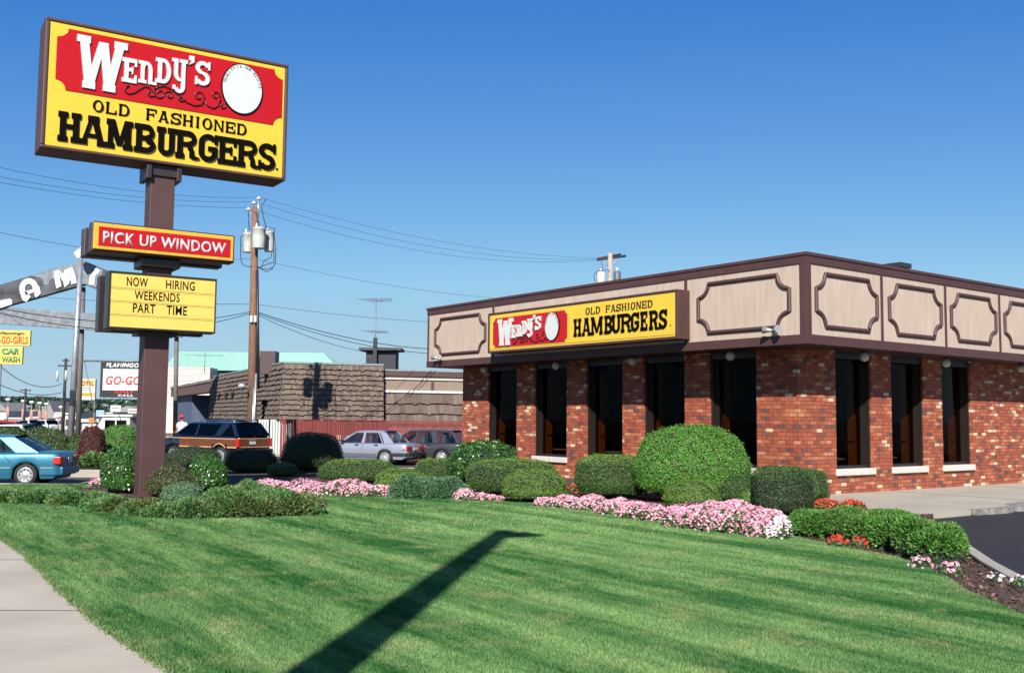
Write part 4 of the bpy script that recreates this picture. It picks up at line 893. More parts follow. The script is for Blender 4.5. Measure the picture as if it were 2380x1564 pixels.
def vehicle(name, label, cat, pos, rz, L, W, deck, wheels, P, cabin, wr=.31, base=.22, glass=None, group=None, detail=True, trim=None):
    """x forward from the rear bumper, y to the left, z up.  deck: (x, z) line of boot, belt and bonnet.
    cabin: dict(xr0, xr1, xf1, xf0, zb, zr, side=[pane polygons], pill=[pillar polygons])"""
    t = thing(name, pos, label, cat, rz, group); glass = glass or CGL
    hw = lambda x: W/2*(1-.10*abs((x-L/2)/(L/2))**4)
    xs = {0., .03, .10, .22, L-.3, L-.12, L-.03, L}
    xs |= set(np.linspace(.3, L-.35, 26)); [xs.update(np.linspace(w-wr-.07, w+wr+.07, 15)) for w in wheels]
    for x, z in deck: xs.add(x)
    xs = sorted(xs); b = MB(); R = wr+.055; rows = []
    for x in xs:
        zt = lerp_tab(deck, x); w = hw(x); zb = base
        e = min(x, L-x); sc = 1-.07*max(0, 1-e/.14)**2; ins = .05*max(0, 1-e/.10)**2
        if e < .12: zb = base+.07
        for xc in wheels:
            if abs(x-xc) < R: zb = max(zb, wr-.02+math.sqrt(R*R-(x-xc)**2))
        w *= sc; zt -= ins; zm = (zt+base)/2
        prof = [(0, zt+.012), (w*.5, zt+.008), (w*.86, zt-.008), (w*.955, zt-.035), (w*.992, zt-.10), (w, max(zm+.05, zb+.05)), (w*.995, max(.40, zb+.03)), (w*.975, max(.30, zb+.012)), (w*.96, zb)]
        rows.append([(x, y, z) for y, z in prof]+[(x, -y, z) for y, z in prof[:0:-1]])
    k = len(rows[0]); vs = [p for r in rows for p in r]
    fs = [(i*k+j, i*k+(j+1) % k, (i+1)*k+(j+1) % k, (i+1)*k+j) for i in range(len(rows)-1) for j in range(k) if j != 8]
    b.add(vs, fs, 0, True); b.add(rows[0], [tuple(range(k))]); b.add(rows[-1], [tuple(range(k-1, -1, -1))])
    body = b.build('body', P, t)
    b = MB(); b.box(.12, L-.15, -(W/2-.25), W/2-.25, base-.02, .55); b.box(.1, L-.1, -(W/2-.06), W/2-.06, .60, .64); b.build('underbody', BUMP, t)
    # wheels
    for xc in wheels:
        for s in (-1, 1):
            y = s*(W/2-.115)
            q = MB(); q.lathe([(wr*.55, -.09), (wr*.93, -.10), (wr, -.07), (wr, .07), (wr*.93, .10), (wr*.55, .09)], 26, (xc, y, wr), 'y')
            wh = q.build('wheel', TYRE, t)
            q = MB(); d = s
            q.lathe([(0, .085*d), (wr*.16, .09*d), (wr*.2, .075*d), (wr*.56, .088*d), (wr*.66, .102*d), (wr*.68, .09*d), (wr*.60, -.08*d)], 26, (xc, y, wr), 'y'); q.build('rim', RIM, wh)
            if detail:
                q = MB()
                for a in range(9):
                    A = 2*PI*a/9; cx_, cz_ = xc+wr*.48*math.cos(A), wr+wr*.48*math.sin(A); q.lathe([(.0, .0895*d), (.02, .0895*d)], 8, (cx_, y, cz_), 'y')
                q.build('rim_holes', SEAM, wh)
    # cabin
    c = cabin; zb, zr = c['zb'], c['zr']; wb = c.get('wb', W/2*.93); wt = c.get('wt', W/2*.74)
    yy = lambda z: wb+(wt-wb)*(z-zb)/(zr-zb)
    q = MB(); zs = zr-.055
    xa, xb_ = c['xr1'], c['xf1']; rowsR = []
    for x in np.linspace(xa, xb_, 7):
        u = (x-xa)/(xb_-xa); cr = .02*math.sin(PI*u)
        pr = [(yy(zs)+.004, zs-.012), (yy(zs)*.97, zs+.025), (yy(zs)*.86, zr-.008+cr), (yy(zs)*.45, zr+.006+cr), (0, zr+.01+cr)]
        rowsR.append([(x, y, z) for y, z in pr]+[(x, -y, z) for y, z in pr[-2::-1]])
    k = len(rowsR[0]); q.add([p for r in rowsR for p in r], [(i*k+j, i*k+j+1, (i+1)*k+j+1, (i+1)*k+j) for i in range(6) for j in range(k-1)], 0, True)
    lo2 = [[(p[0], p[1]*.97, p[2]-.035) for p in r] for r in rowsR]; q.add([p for r in lo2 for p in r], [(i*k+j, i*k+j+1, (i+1)*k+j+1, (i+1)*k+j) for i in range(6) for j in range(k-1)], 0, True)
    q.build('roof', c.get('roofm', P), t)
    for s in (-1, 1):
        for poly in c['pill']:
            q = MB()
            n = len(poly); o_ = [(x, s*(yy(z)+.006), z) for x, z in poly]; i_ = [(x, s*(yy(z)-.045), z) for x, z in poly]
            q.add(o_+i_, [tuple(range(n)), tuple(range(2*n-1, n-1, -1))]+[(i, (i+1) % n, n+(i+1) % n, n+i) for i in range(n)])
            q.build('pillar', c.get('pillm', P), t)
    for s in (-1, 1):
        for poly in c['side']:
            q = MB(); q.add([(x, s*(yy(z)-.004), z) for x, z in poly], [tuple(range(len(poly)))]); q.build('side_window', glass, t)
    for nm, x0, x1 in (('rear_window', c['xr0'], c['xr1']), ('windscreen', c['xf0'], c['xf1'])):
        q = MB(); m_ = 5; vs = []
        for i in range(m_+1):
            y0 = -yy(zb)*.95+2*yy(zb)*.95*i/m_; y1 = -yy(zs)*.95+2*yy(zs)*.95*i/m_; bow = .05*(1-(2*i/m_-1)**2)*(-1 if x0 < x1 and nm == 'rear_window' else 1)
            vs += [(x0+bow, y0, zb), (x1+bow*.5, y1, zs+.01)]
        q.add(vs, [(2*i, 2*i+2, 2*i+3, 2*i+1) for i in range(m_)], 0, True); q.build(nm, glass, t)
    if detail:
        q = MB(); q.box(xa-.25, c['xf0']-.2, -wb*.9, wb*.9, zb-.35, zb-.12); q.build('cabin_floor', CABIN, t)
        q = MB()
        for x in (c['xf1']-.55, c['xf1']-1.45):
            for s in (-1, 1):
                q2 = MB(); q2.box(x-.12, x+.02, s*.38-.24, s*.38+.24, zb-.2, zb+.16); q2.box(x-.11, x-.01, s*.38-.12, s*.38+.12, zb+.16, zb+.34); q2.build('seat', SEATM, t, bevel=.04)
    return t, hw, yy
def body_strip(t, hw, name, m, x0, x1, z0, z1, s=1, e=.007, n=10, f=1.0):
    q = MB(); vs = []
    for i in range(n+1):
        x = x0+(x1-x0)*i/n; w = hw(x)*f*(1-.07*max(0, 1-min(x, 9)/.14)**2)+e; vs += [(x, s*w, z0), (x, s*w, z1), (x, s*(w-.04), z1), (x, s*(w-.04), z0)]
    q.add(vs, [(4*i+j, 4*i+(j+1) % 4, 4*i+4+(j+1) % 4, 4*i+4+j) for i in range(n) for j in range(4)]+[(0, 1, 2, 3), (4*n, 4*n+3, 4*n+2, 4*n+1)], 0, False)
    return q.build(name, m, t)
def bxp(t, name, m, *bx, bev=0.):
    q = MB(); q.box(*bx); return q.build(name, m, t, bevel=bev)
def place(heading, corner, W):   # rear-left corner given -> origin (rear centre), rz
    hx, hy = heading; l = math.hypot(hx, hy); hx, hy = hx/l, hy/l
    return (corner[0]+W/2*hy, corner[1]-W/2*hx), math.atan2(hy, hx)
# blue sedan in the lane behind the lawn
TEAL = mat('metallic_teal_paint', (.030, .19, .30), .38, metal=.4, coat=.25)
Wd = 1.66
(ox, oy), rz = place((-.985, -.12), (AT(139, 1060, 27.0).x, 27.0), Wd)
cb = dict(xr0=.62, xr1=1.28, xf1=2.75, xf0=3.45, zb=.90, zr=1.315, wb=.77, wt=.60,
          pill=[[(.55, .88), (1.24, 1.28), (1.62, 1.27), (1.13, .88)], [(1.92, .89), (1.97, 1.27), (2.03, 1.27), (2.0, .89)], [(2.86, .89), (2.70, 1.27), (2.78, 1.27), (3.45, .89), (3.3, .89)][::1]],
          side=[[(1.13, .9), (1.62, 1.265), (1.97, 1.265), (1.93, .9)], [(2.0, .9), (2.03, 1.265), (2.68, 1.265), (3.2, .9)]])
car, hw, yy = vehicle('parked_car', 'teal blue sedan at the left edge, its tail towards the pylon', 'car', (ox, oy, -.20), rz, 4.3, Wd, [(0, .80), (.08, .885), (.2, .90), (.62, .905), (3.4, .87), (3.8, .80), (4.3, .62)], (.86, 3.42), TEAL, cb, wr=.295, base=.20)
body_strip(car, hw, 'side_moulding', mat('silver_moulding', (.45, .60, .66), .2, metal=.6), .16, .50, .47, .50); body_strip(car, hw, 'side_moulding', mat('silver_moulding', (.5, .5, .5), .2), 1.24, 3.0, .47, .50)
body_strip(car, hw, 'rear_bumper', TEAL, -.0, .48, .30, .46, e=.02)
bxp(car, 'rear_bumper', TEAL, -.07, .02, -.74, .74, .30, .50, bev=.03)
for s in (-1, 1):
    tl = bxp(car, 'tail_light', TAILR, -.015, .17, s*.80-.035 if s > 0 else -.835, .81 if s > 0 else -.765, .58, .78, bev=.02); bxp(car, 'tail_light', TAILR, -.022, .03, min(s*.80, s*.48), max(s*.80, s*.48), .58, .78, bev=.015)
bxp(car, 'licence_plate', PLATE, -.03, -.005, -.16, .16, .60, .74)
bxp(car, 'door_handle', SEAM, 1.52, 1.68, .808, .835, .755, .785)
body_strip(car, hw, 'door_gap', SEAM, 1.965, 1.975, .30, .86, e=.003, n=1)
q = MB(); q.tube([(1.42, .815, .86), (1.36, .833, .74), (1.24, .834, .62)], .006, 5); q.build('door_gap', SEAM, car)
bxp(car, 'parcel_note', mat('pale_green_paper', (.6, .7, .5), .7), .82, .98, .12, .38, 1.01, 1.015)
# wood-panelled vehicle
BLK = mat('black_car_paint', (.008, .010, .018), .22, coat=1.)
VW = mat('simulated_woodgrain', (.20, .058, .016), .5, col2=(.11, .034, .011), vscale=7, stretch=(.6, 6, 9), coat=.4)
CRM = mat('cream_trim', (.75, .42, .20), .4)
Wd = 1.72
(ox, oy), rz = place((-.854, .52), (AT(553, 1040, 38).x, 38), Wd)
zb_ = 1.16
cb = dict(xr0=.02, xr1=.42, xf1=2.75, xf0=3.55, zb=zb_, zr=1.66, wb=.82, wt=.68, pillm=BLK,
          pill=[[(.03, zb_-.02), (.40, 1.62), (.56, 1.62), (.22, zb_-.02)], [(1.0, zb_-.02), (.80, zb_+.05), (.62, 1.46), (.62, 1.62), (1.55, 1.62), (1.5, zb_-.02)][::1], [(2.26, zb_-.02), (2.22, 1.62), (2.32, 1.62), (2.38, zb_-.02)], [(3.45, zb_-.02), (2.72, 1.62), (2.80, 1.62), (3.6, zb_-.02)]],
          side=[[(.22, zb_), (.56, 1.6), (.62, 1.6), (.62, 1.46), (.9, zb_)], [(1.5, zb_), (1.55, 1.6), (2.22, 1.6), (2.26, zb_)], [(2.38, zb_), (2.32, 1.6), (2.70, 1.6), (3.4, zb_)]])
cb['pill'][1] = [(.98, zb_-.02), (.62, 1.52), (.62, 1.62), (.98, 1.62), (1.02, 1.60), (1.30, zb_-.02)]
cb['side'][0] = [(.22, zb_), (.56, 1.6), (.60, 1.52), (.95, zb_)]; cb['side'][1] = [(1.28, zb_), (1.02, 1.6), (2.22, 1.6), (2.26, zb_)]
suv, hw, yy = vehicle('parked_suv', 'black four-wheel-drive wagon with wood-grain sides and cream trim lines', 'suv', (ox, oy, -.20), rz, 4.5, Wd, [(0, 1.10), (.1, 1.165), (3.5, 1.15), (3.7, 1.08), (4.5, .98)], (1.0, 3.6), BLK, cb, wr=.36, base=.36, glass=CGD)
for s in (1, -1):
    body_strip(suv, hw, 'wood_panel', VW, .14, .62, .74, 1.03, s); body_strip(suv, hw, 'wood_panel', VW, 1.38, 3.2, .74, 1.03, s); body_strip(suv, hw, 'wood_panel', VW, .60, 1.40, .84, 1.03, s, e=.006)
    body_strip(suv, hw, 'trim_line', CRM, .14, 4.3, 1.03, 1.055, s, e=.012); body_strip(suv, hw, 'trim_line', CRM, .14, .60, .70, .74, s, e=.012); body_strip(suv, hw, 'trim_line', CRM, 1.42, 3.2, .70, .74, s, e=.012)
q = MB(); q.tube([(1.0-.44*math.cos(math.radians(a)), .865, .39+.46*math.sin(math.radians(a))) for a in range(42, 140, 8)], .02, 6); q.build('arch_trim', CRM, suv)
bxp(suv, 'tail_panel', VW, -.012, .01, -.72, .72, .76, 1.04); bxp(suv, 'trim_line', CRM, -.02, .005, -.74, .74, 1.042, 1.064); bxp(suv, 'trim_line', CRM, -.02, .005, -.74, .74, .72, .75)
for s in (-1, 1): bxp(suv, 'tail_light', TAILR, -.03, .12, min(s*.75, s*.87), max(s*.75, s*.87), .74, 1.06, bev=.015)
bxp(suv, 'rear_bumper', BUMP, -.14, .08, -.84, .84, .50, .66, bev=.03)
bxp(suv, 'licence_plate', PLATE, -.028, -.012, -.02, .28, .84, .95); bxp(suv, 'plate_lamp', mat('lamp_trim', (.25, .12, .08), .4), -.04, -.012, -.05, .31, .97, 1.03)
bxp(suv, 'rear_badge', CHROME, -.012, .0, -.03, .03, 1.10, 1.14)
q = MB()
for s in (-1, 1): q.tube([(.5, s*.56, 1.68), (.6, s*.56, 1.735), (2.3, s*.56, 1.745), (2.4, s*.56, 1.69)], .018, 6)
for x in (.7, 2.1): q.tube([(x, -.56, 1.74), (x, .56, 1.74)], .014, 6)
q.build('roof_rack', ALU, suv)
# silver sedan and dark wagon in front of the red fence
SIL = mat('silver_car_paint', (.40, .42, .52), .32, metal=.4, coat=.6)
Wd = 1.62
(ox, oy), rz = place((-.94, .34), (AT(944, 1050, 40.2).x, 40.2), Wd)
zb_ = .88
cb = dict(xr0=.62, xr1=1.10, xf1=2.30, xf0=3.05, zb=zb_, zr=1.36, wb=.75, wt=.60,
          pill=[[(.56, zb_-.02), (1.02, 1.32), (1.26, 1.32), (.98, zb_-.02)], [(1.04, zb_-.02), (1.31, 1.31), (1.35, 1.31), (1.08, zb_-.02)], [(1.90, zb_-.02), (1.87, 1.31), (1.97, 1.31), (2.02, zb_-.02)], [(2.98, zb_-.02), (2.26, 1.32), (2.34, 1.32), (3.10, zb_-.02)]],
          side=[[(1.08, zb_), (1.34, 1.3), (1.87, 1.3), (1.90, zb_)], [(2.02, zb_), (1.97, 1.3), (2.26, 1.3), (2.98, zb_)]])
sed, hw, yy = vehicle('parked_car', 'silver blue boxy sedan parked before the red fence', 'car', (ox, oy, -.20), rz, 4.35, Wd, [(0, .80), (.05, .87), (.3, .885), (3.1, .87), (4.2, .76), (4.35, .66)], (.96, 3.45), SIL, cb, wr=.30, base=.24)
for s in (-1, 1): bxp(sed, 'tail_light', TAILR, -.025, .03, min(s*.76, s*.36), max(s*.76, s*.36), .62, .76)
bxp(sed, 'licence_plate', PLATE, -.03, -.012, -.17, .17, .60, .73)
bxp(sed, 'rear_bumper', BUMP, -.13, .03, -.79, .79, .38, .52, bev=.02); body_strip(sed, hw, 'rear_bumper', BUMP, .0, .60, .38, .50, 1, e=.03); body_strip(sed, hw, 'rear_bumper', BUMP, .0, .60, .38, .50, -1, e=.03)
for s in (-1, 1): body_strip(sed, hw, 'side_moulding', CHROME, 1.32, 3.1, .44, .465, s); body_strip(sed, hw, 'lower_stripe', mat('dark_blue_stripe', (.10, .11, .16), .4), 1.32, 3.1, .30, .42, s)
for x in (1.25, 2.12): bxp(sed, 'door_handle', BUMP, x, x+.16, .79, .83, .78, .82)
body_strip(sed, hw, 'door_gap', SEAM, 1.95, 1.96, .30, .86, e=.003, n=1)
q = MB(); q.box(2.78, 2.90, .80, .95, .90, 1.0); q.build('wing_mirror', BUMP, sed, bevel=.02)
DK = mat('dark_grey_car_paint', (.055, .052, .066), .3, metal=.3, coat=.6)
(ox, oy), rz = place((-.95, .31), (AT(1071, 1040, 41.2).x, 41.2), Wd)
zb_ = .90
cb = dict(xr0=.10, xr1=.50, xf1=2.35, xf0=3.1, zb=zb_, zr=1.39, wb=.75, wt=.60,
          pill=[[(.06, zb_-.02), (.44, 1.35), (.56, 1.35), (.16, zb_-.02)], [(1.02, zb_-.02), (1.14, 1.35), (1.40, 1.35), (1.24, zb_-.02)], [(1.98, zb_-.02), (1.95, 1.34), (2.03, 1.34), (2.08, zb_-.02)], [(3.0, zb_-.02), (2.31, 1.35), (2.39, 1.35), (3.12, zb_-.02)]],
          side=[[(.16, zb_), (.56, 1.33), (1.13, 1.33), (1.02, zb_)], [(1.25, zb_), (1.40, 1.33), (1.95, 1.33), (1.98, zb_)], [(2.08, zb_), (2.03, 1.33), (2.3, 1.33), (3.0, zb_)]])
wag, hw, yy = vehicle('parked_car', 'dark grey hatchback wagon between the silver sedan and the brick building', 'car', (ox, oy, -.20), rz, 4.2, Wd, [(0, .84), (.05, .89), (.3, .905), (3.1, .88), (4.05, .78), (4.2, .66)], (.86, 3.36), DK, cb, wr=.30, base=.24)
for s in (-1, 1): bxp(wag, 'tail_light', TAILR, -.02, .08, min(s*.70, s*.805), max(s*.70, s*.805), .60, .84)
bxp(wag, 'rear_bumper', BUMP, -.10, .05, -.78, .78, .38, .52, bev=.02)
for s in (-1, 1): body_strip(wag, hw, 'side_moulding', BUMP, 1.22, 3.0, .42, .46, s)
for x in (1.30, 2.14): bxp(wag, 'door_handle', BUMP, x, x+.16, .79, .83, .80, .84)
# distant traffic and parked cars
FARC = dict(red=mat('red_car_paint', (.5, .02, .02), .3), white=mat('white_car_paint', (.75, .75, .73), .3), dark=mat('navy_car_paint', (.03, .035, .06), .3), tan=mat('tan_car_paint', (.45, .36, .26), .3), grey=mat('grey_car_paint', (.25, .26, .28), .3))
def far_car(px, py, Y, colr, hd, label, group='cars far away across the road'):
    p = AT(px, py, Y); c = dict(xr0=.5, xr1=1.0, xf1=2.4, xf0=3.1, zb=.88, zr=1.36, pill=[[(.5, .86), (1., 1.3), (1.15, 1.3), (.85, .86)], [(3., .86), (2.36, 1.3), (2.42, 1.3), (3.12, .86)]], side=[[(.85, .88), (1.15, 1.3), (2.36, 1.3), (3., .88)]])
    vehicle('distant_car', label, 'car', (p.x, p.y, -.28), hd, 4.3, 1.7, [(0, .82), (.1, .88), (3.1, .87), (4.3, .7)], (.85, 3.45), FARC[colr], c, wr=.31, glass=CGD, detail=False, group=group)
for px, py, Y, cl, hd, l in ((30, 990, 95, 'red', 2.9, 'red car far away, second from the left edge'), (0, 989, 96, 'red', 2.9, 'red car cut by the left edge beyond the hedge'), (56, 992, 84, 'red', 3.0, 'red car beyond the hedge left of the white ones'), (76, 993, 80, 'red', 3.0, 'red car standing before the thin utility pole'),
                             (92, 986, 110, 'white', 2.6, 'small white car far away under the pole line'), (104, 986, 112, 'dark', 2.6, 'dark car far away between two white ones'), (118, 986, 114, 'tan', 2.6, 'tan car far away under the pole line'), (132, 987, 110, 'white', 2.6, 'white car far away right of the tan one'),
                             (120, 1000, 66, 'dark', 3.1, 'navy car just beyond the hedge behind the blue sedan'), (104, 1003, 58, 'white', 3.1, 'white car roof showing over the hedge')):
    far_car(px, py, Y, cl, hd, l)
# white box van / camper beyond the green shrub
tp = AT(322, 985, 62); t = thing('camper_van', (tp.x, tp.y, -.22), 'white camper van with a long awning roof behind the round green shrub', 'van', PI-.25)
MV = mat('white_van_paint', (.70, .72, .70), .35)
q = MB(); q.prism([(0, .4), (2.6, .4), (2.6, .9), (2.25, 1.25), (1.9, 1.75), (0, 1.8)], -.9, .9, 'y'); q.build('body', MV, t, bevel=.04)
q = MB(); q.box(-.6, 2.1, -1.0, 1.0, 1.82, 1.93); q.build('roof_awning', MV, t)
for s in (-1, 1):
    for x0, x1 in ((.2, .9), (1.0, 1.7)): bxp(t, 'side_window', CGD, x0, x1, min(s*.9, s*.91), max(s*.9, s*.91), 1.1, 1.6)
    for x in (.5, 2.1): q = MB(); q.lathe([(0, 0), (.3, 0), (.3, .2*s), (0, .2*s)], 16, (x, s*.72, .30), 'y'); q.build('wheel', TYRE, t)
for y in (-.85, .85): q = MB(); q.tube([(-.55, y, 0), (-.55, y, 1.82)], .05, 6); q.build('awning_post', MV, t)
# ------------------------------------------------------------------ shingled bar behind the car park
SH = mat('cedar_shingle', (.165, .122, .098), .9, var=.3, vscale=7, stretch=(6, 6, .6), island=.30, bump=.4, bscale=30)
GUT = mat('grey_flashing', (.33, .38, .40), .5, metal=.3)
DKW = mat('dark_brown_wall', (.055, .035, .03), .8, var=.2)
KX, KY = AT(661.7, 840, 49).x, 49
bar = thing('shingled_bar', (KX, KY, -.20), 'low commercial building clad in brown wood shingles with a shaded brown extension', 'building')
def dvec(a): return Vector((math.cos(a), math.sin(a), 0))
aR = .335; dR = dvec(aR); nR = Vector((math.sin(aR), -math.cos(aR), 0))
aL = math.atan2(19., -9.); dL = dvec(aL); nL = Vector((-math.sin(aL), math.cos(aL), 0))
def face_shingles(q, org, d, n, L, z0, z1, rows, w, slope, cut=None, x0=0.):
    h = (z1-z0)/rows; x = None
    for r in range(rows):
        zt = z1-r*h; x = x0-.35-random.random()*w*.5
        while x < L:
            ww = w*random.uniform(.7, 1.3); a, b_ = max(x, x0-.9*slope*(z1-zt+h*.5)/(z1-z0)-.04), min(x+ww-.006, L); x += ww
            if b_-a < .02: continue
            zl = zt-h-random.choice((0, 0, .0, .03, .05, -.02)); 
            if cut and cut((a+b_)/2, zt-h/2): continue
            o1 = slope*(z1-zt)/(z1-z0)+.01; o2 = slope*(z1-zl)/(z1-z0)+.095+random.uniform(0, .03)
            P = [org+d*a+n*o1+Vector((0, 0, zt)), org+d*b_+n*o1+Vector((0, 0, zt)), org+d*b_+n*o2+Vector((0, 0, zl)), org+d*a+n*o2+Vector((0, 0, zl))]
            Q = [p-n*.03 for p in P]
            q.add(P+Q, [(0, 1, 2, 3), (7, 6, 5, 4), (0, 4, 5, 1), (1, 5, 6, 2), (2, 6, 7, 3), (3, 7, 4, 0)])
ZT, ZB = 4.47, 1.75; LRt = 4.85; LLt = 21.0
q = MB(); face_shingles(q, Vector((0, 0, 0)), dR, nR, LRt, ZB, ZT, 11, .14, .25)
q.build('shingle_wall', SH, bar)
q = MB()
def notch(x, z):
    if z < 2.75 and z > ZB and abs(x-3.3)-.05 < (z-1.5)*.75: return True
    return False
face_shingles(q, Vector((0, 0, 0)), dL, nL, LLt, ZB, ZT, 11, .16, .25, notch)
q.build('shingle_wall', SH, bar)
# solid behind, flashing
far = dR*12; side = dL*LLt
q = MB(); base_ = [(0, 0), (dR*LRt)[:2], (dR*LRt+dL*10)[:2], (side)[:2]]
q.prism([tuple(p) for p in base_], ZB, ZT-.02, 'z'); ins = (dR*.6+dL*.6)
q.prism([tuple((Vector((*p, 0))+ins)[:2]) for p in base_[:1]]+[tuple((dR*(LRt-.1)+dL*.6)[:2]), tuple((dR*(LRt-.1)+dL*10)[:2]), tuple((side+dR*.6)[:2])], 0, ZB, 'z'); q.build('core_wall', DKW, bar)
q = MB()
for org, d, n, L in ((Vector(), dR, nR, LRt), (Vector(), dL, nL, LLt)):
    P = [org-d*.03+n*.06, org+d*L+n*.06, org+d*L-n*.1, org-d*.03-n*.1]; q.prism([(p.x, p.y) for p in P], ZT-.0, ZT+.09, 'z')
    if d is dR: pass
q.build('flashing', GUT, bar)
q = MB()   # triangular cut-outs above the doors
for x in (12.4, 14.6, 17.2):
    P = [dL*(x-.5)+nL*.24+Vector((0, 0, 3.32)), dL*(x+.5)+nL*.24+Vector((0, 0, 3.32)), dL*x+nL*.30+Vector((0, 0, 2.85))]; q.add(P+[p+nL*.02 for p in P], [(0, 1, 2), (5, 4, 3), (0, 3, 4, 1), (1, 4, 5, 2), (2, 5, 3, 0)])
q.build('triangle_opening', DARK, bar)
q = MB(); M = Matrix.Translation(dR*.25+dL*.5+Vector((0, 0, 0)))@Matrix.Rotation(aR, 4, 'Z')
WD = mat('white_corrugated_door', (.62, .64, .62), .5)
for x0 in (-1.35, -.80, -.25):
    q = MB()
    for k in range(4): q.box(x0+k*.125, x0+k*.125+.10, -.62, -.55, .02, 1.72, M=M)
    q.box(x0, x0+.48, -.56, -.50, 0, 1.74, M=M); q.build('door_panel', WD if x0 != -.25 else WD, bar, bevel=.005)
q = MB(); q.box(-1.6, .6, -.75, -.3, -.02, .12, M=M); q.build('threshold', CONC, bar)
# lower right section with tan band
low = thing('low_annex', (KX, KY, -.20), 'low annex with a tan band between white lines above wood shingles', 'building')
o2 = dR*(LRt+.02)+nR*(-.35); L2 = 13
q = MB(); face_shingles(q, o2, dR, nR, L2, 1.6, 3.14, 3, .24, .10); q.build('shingle_wall', SH, low)
Mx = Matrix.Translation(o2)@Matrix.Rotation(aR, 4, 'Z')
q = MB(); q.box(0, L2, .02, 5, 0, 3.98, M=Mx); q.build('tan_wall', mat('tan_stucco', (.30, .22, .17), .85, var=.06), low)
q = MB(); q.box(0, L2, -.10, .0, 3.16, 3.28, M=Mx); q.box(0, L2, -.06, .0, 3.82, 3.89, M=Mx); q.build('white_line', mat('white_trim', (.72, .70, .68), .6), low)
q = MB(); q.box(-.02, L2, -.05, 5, 3.99, 4.24, M=Mx); q.build('brown_parapet', mat('brown_parapet_paint', (.09, .055, .05), .7), low)
q = MB(); q.box(-.04, L2, -.08, .2, 4.243, 4.32, M=Mx); q.build('flashing', GUT, low)
q = MB(); q.box(2.55, 2.69, -.03, .0, 3.285, 3.815, M=Mx); q.build('brown_post', mat('brown_parapet_paint', (.1, .06, .05), .7), low)
# rooftop box with slab roof, antenna mast
def top_box(nm, label, cat, x0, x1, y0, y1, Y, dep, m, parts=()):
    A = AT(x0, y1, Y); B = AT(x1, y0, Y)
    t = thing(nm, ((A.x+B.x)/2, Y, A.z), label, cat); q = MB(); w = (B.x-A.x)/2; q.box(-w, w, 0, dep, -.5, B.z-A.z); q.build('box', m, t); return t, w, B.z-A.z
BBR = mat('black_brick', (.035, .037, .05), .8, var=.3, vscale=12)
t, w, h = top_box('rooftop_chimney', 'black rooftop chimney house with an overhanging slab on the annex', 'chimney', 850, 920, 815, 860, 53, 1.4, BBR)
q = MB(); q.box(-w-.35, w+.3, -.3, 1.5, h, h+.14); q.build('slab_roof', mat('dark_slab', (.06, .065, .07), .7), t)
q = MB(); [q.box(-w+.03, -w+.42, -.03, .0, .0+k*.10, .06+k*.10) for k in range(-1, 3)]; q.build('louvre', GALV, t)
def antenna(nm, label, px, py0, py1, Y, elems, rm=.025, foot=None):
    A = AT(px, py1, Y); B = AT(px, py0, Y); t = thing(nm, (A.x, Y, A.z), label, 'antenna'); h = B.z-A.z
    q = MB(); q.tube([(0, 0, -.2), (0, 0, h)], rm, 6); q.build('mast', GREY, t)
    if foot: q = MB(); q.box(-.10, .10, -.08, .08, -.3, foot); q.build('mast_foot', BBR, t)
    for z, hw_, n_, tilt in elems:
        q = MB(); q.tube([(-.25*hw_, -.5, z), (.25*hw_, .9, z)], .015, 5)
        for k in range(n_):
            u = k/(n_-1)-.3; l = hw_*(1-.45*k/n_); q.tube([(-l+u*.2, u*1.3, z-tilt*l), (l+u*.2, u*1.3, z+tilt*l)], .009, 4)
        q.build('aerial', GREY, t)
    return t
antenna('tv_antenna', 'tall double television antenna on the black chimney house', 871, 694, 856, 52.7, [(3.6, .9, 5, .03), (1.93, .72, 4, -.02)], foot=1.6)
antenna('tv_antenna', 'thin television antenna in front of the green metal roof', 475.5, 819, 862, 100, [(1.55, 2.1, 3, 0)], rm=.04)
t, w, h = top_box('rooftop_vent', 'brown curved rooftop duct on the shingled building', 'vent', 603, 640, 816, 846, 51.5, .9, mat('brown_duct', (.06, .035, .035), .5))
# brown shaded extension at the left end
P0 = dL*LLt; ext_ = thing('brown_extension', (KX+P0.x, KY+P0.y, -.15), 'brown flat-roofed canopy wing at the left end of the shingled building', 'building')
Mq = Matrix.Rotation(aL, 4, 'Z')   # local x continues the wall line, +y faces the lot
q = MB(); q.box(.02, 22, -.6, .1, 3.45, 4.12, M=Mq); q.build('canopy', mat('rust_brown_fascia', (.17, .085, .07), .7, var=.15), ext_)
q = MB(); q.box(.02, 22, -4, .16, 4.124, 4.30, M=Mq); q.build('canopy_roof', mat('rough_roof_edge', (.22, .19, .17), .9, var=.5, vscale=4), ext_)
q = MB(); q.box(.02, 12, -2.2, -1.6, 0, 3.449, M=Mq); q.build('dark_wall', DKW, ext_)
q = MB(); q.box(12.02, 22, -2.2, -.3, 0, 3.449, M=Mq); q.build('blue_wall', mat('slate_blue_wall', (.085, .115, .20), .8, var=.15), ext_)
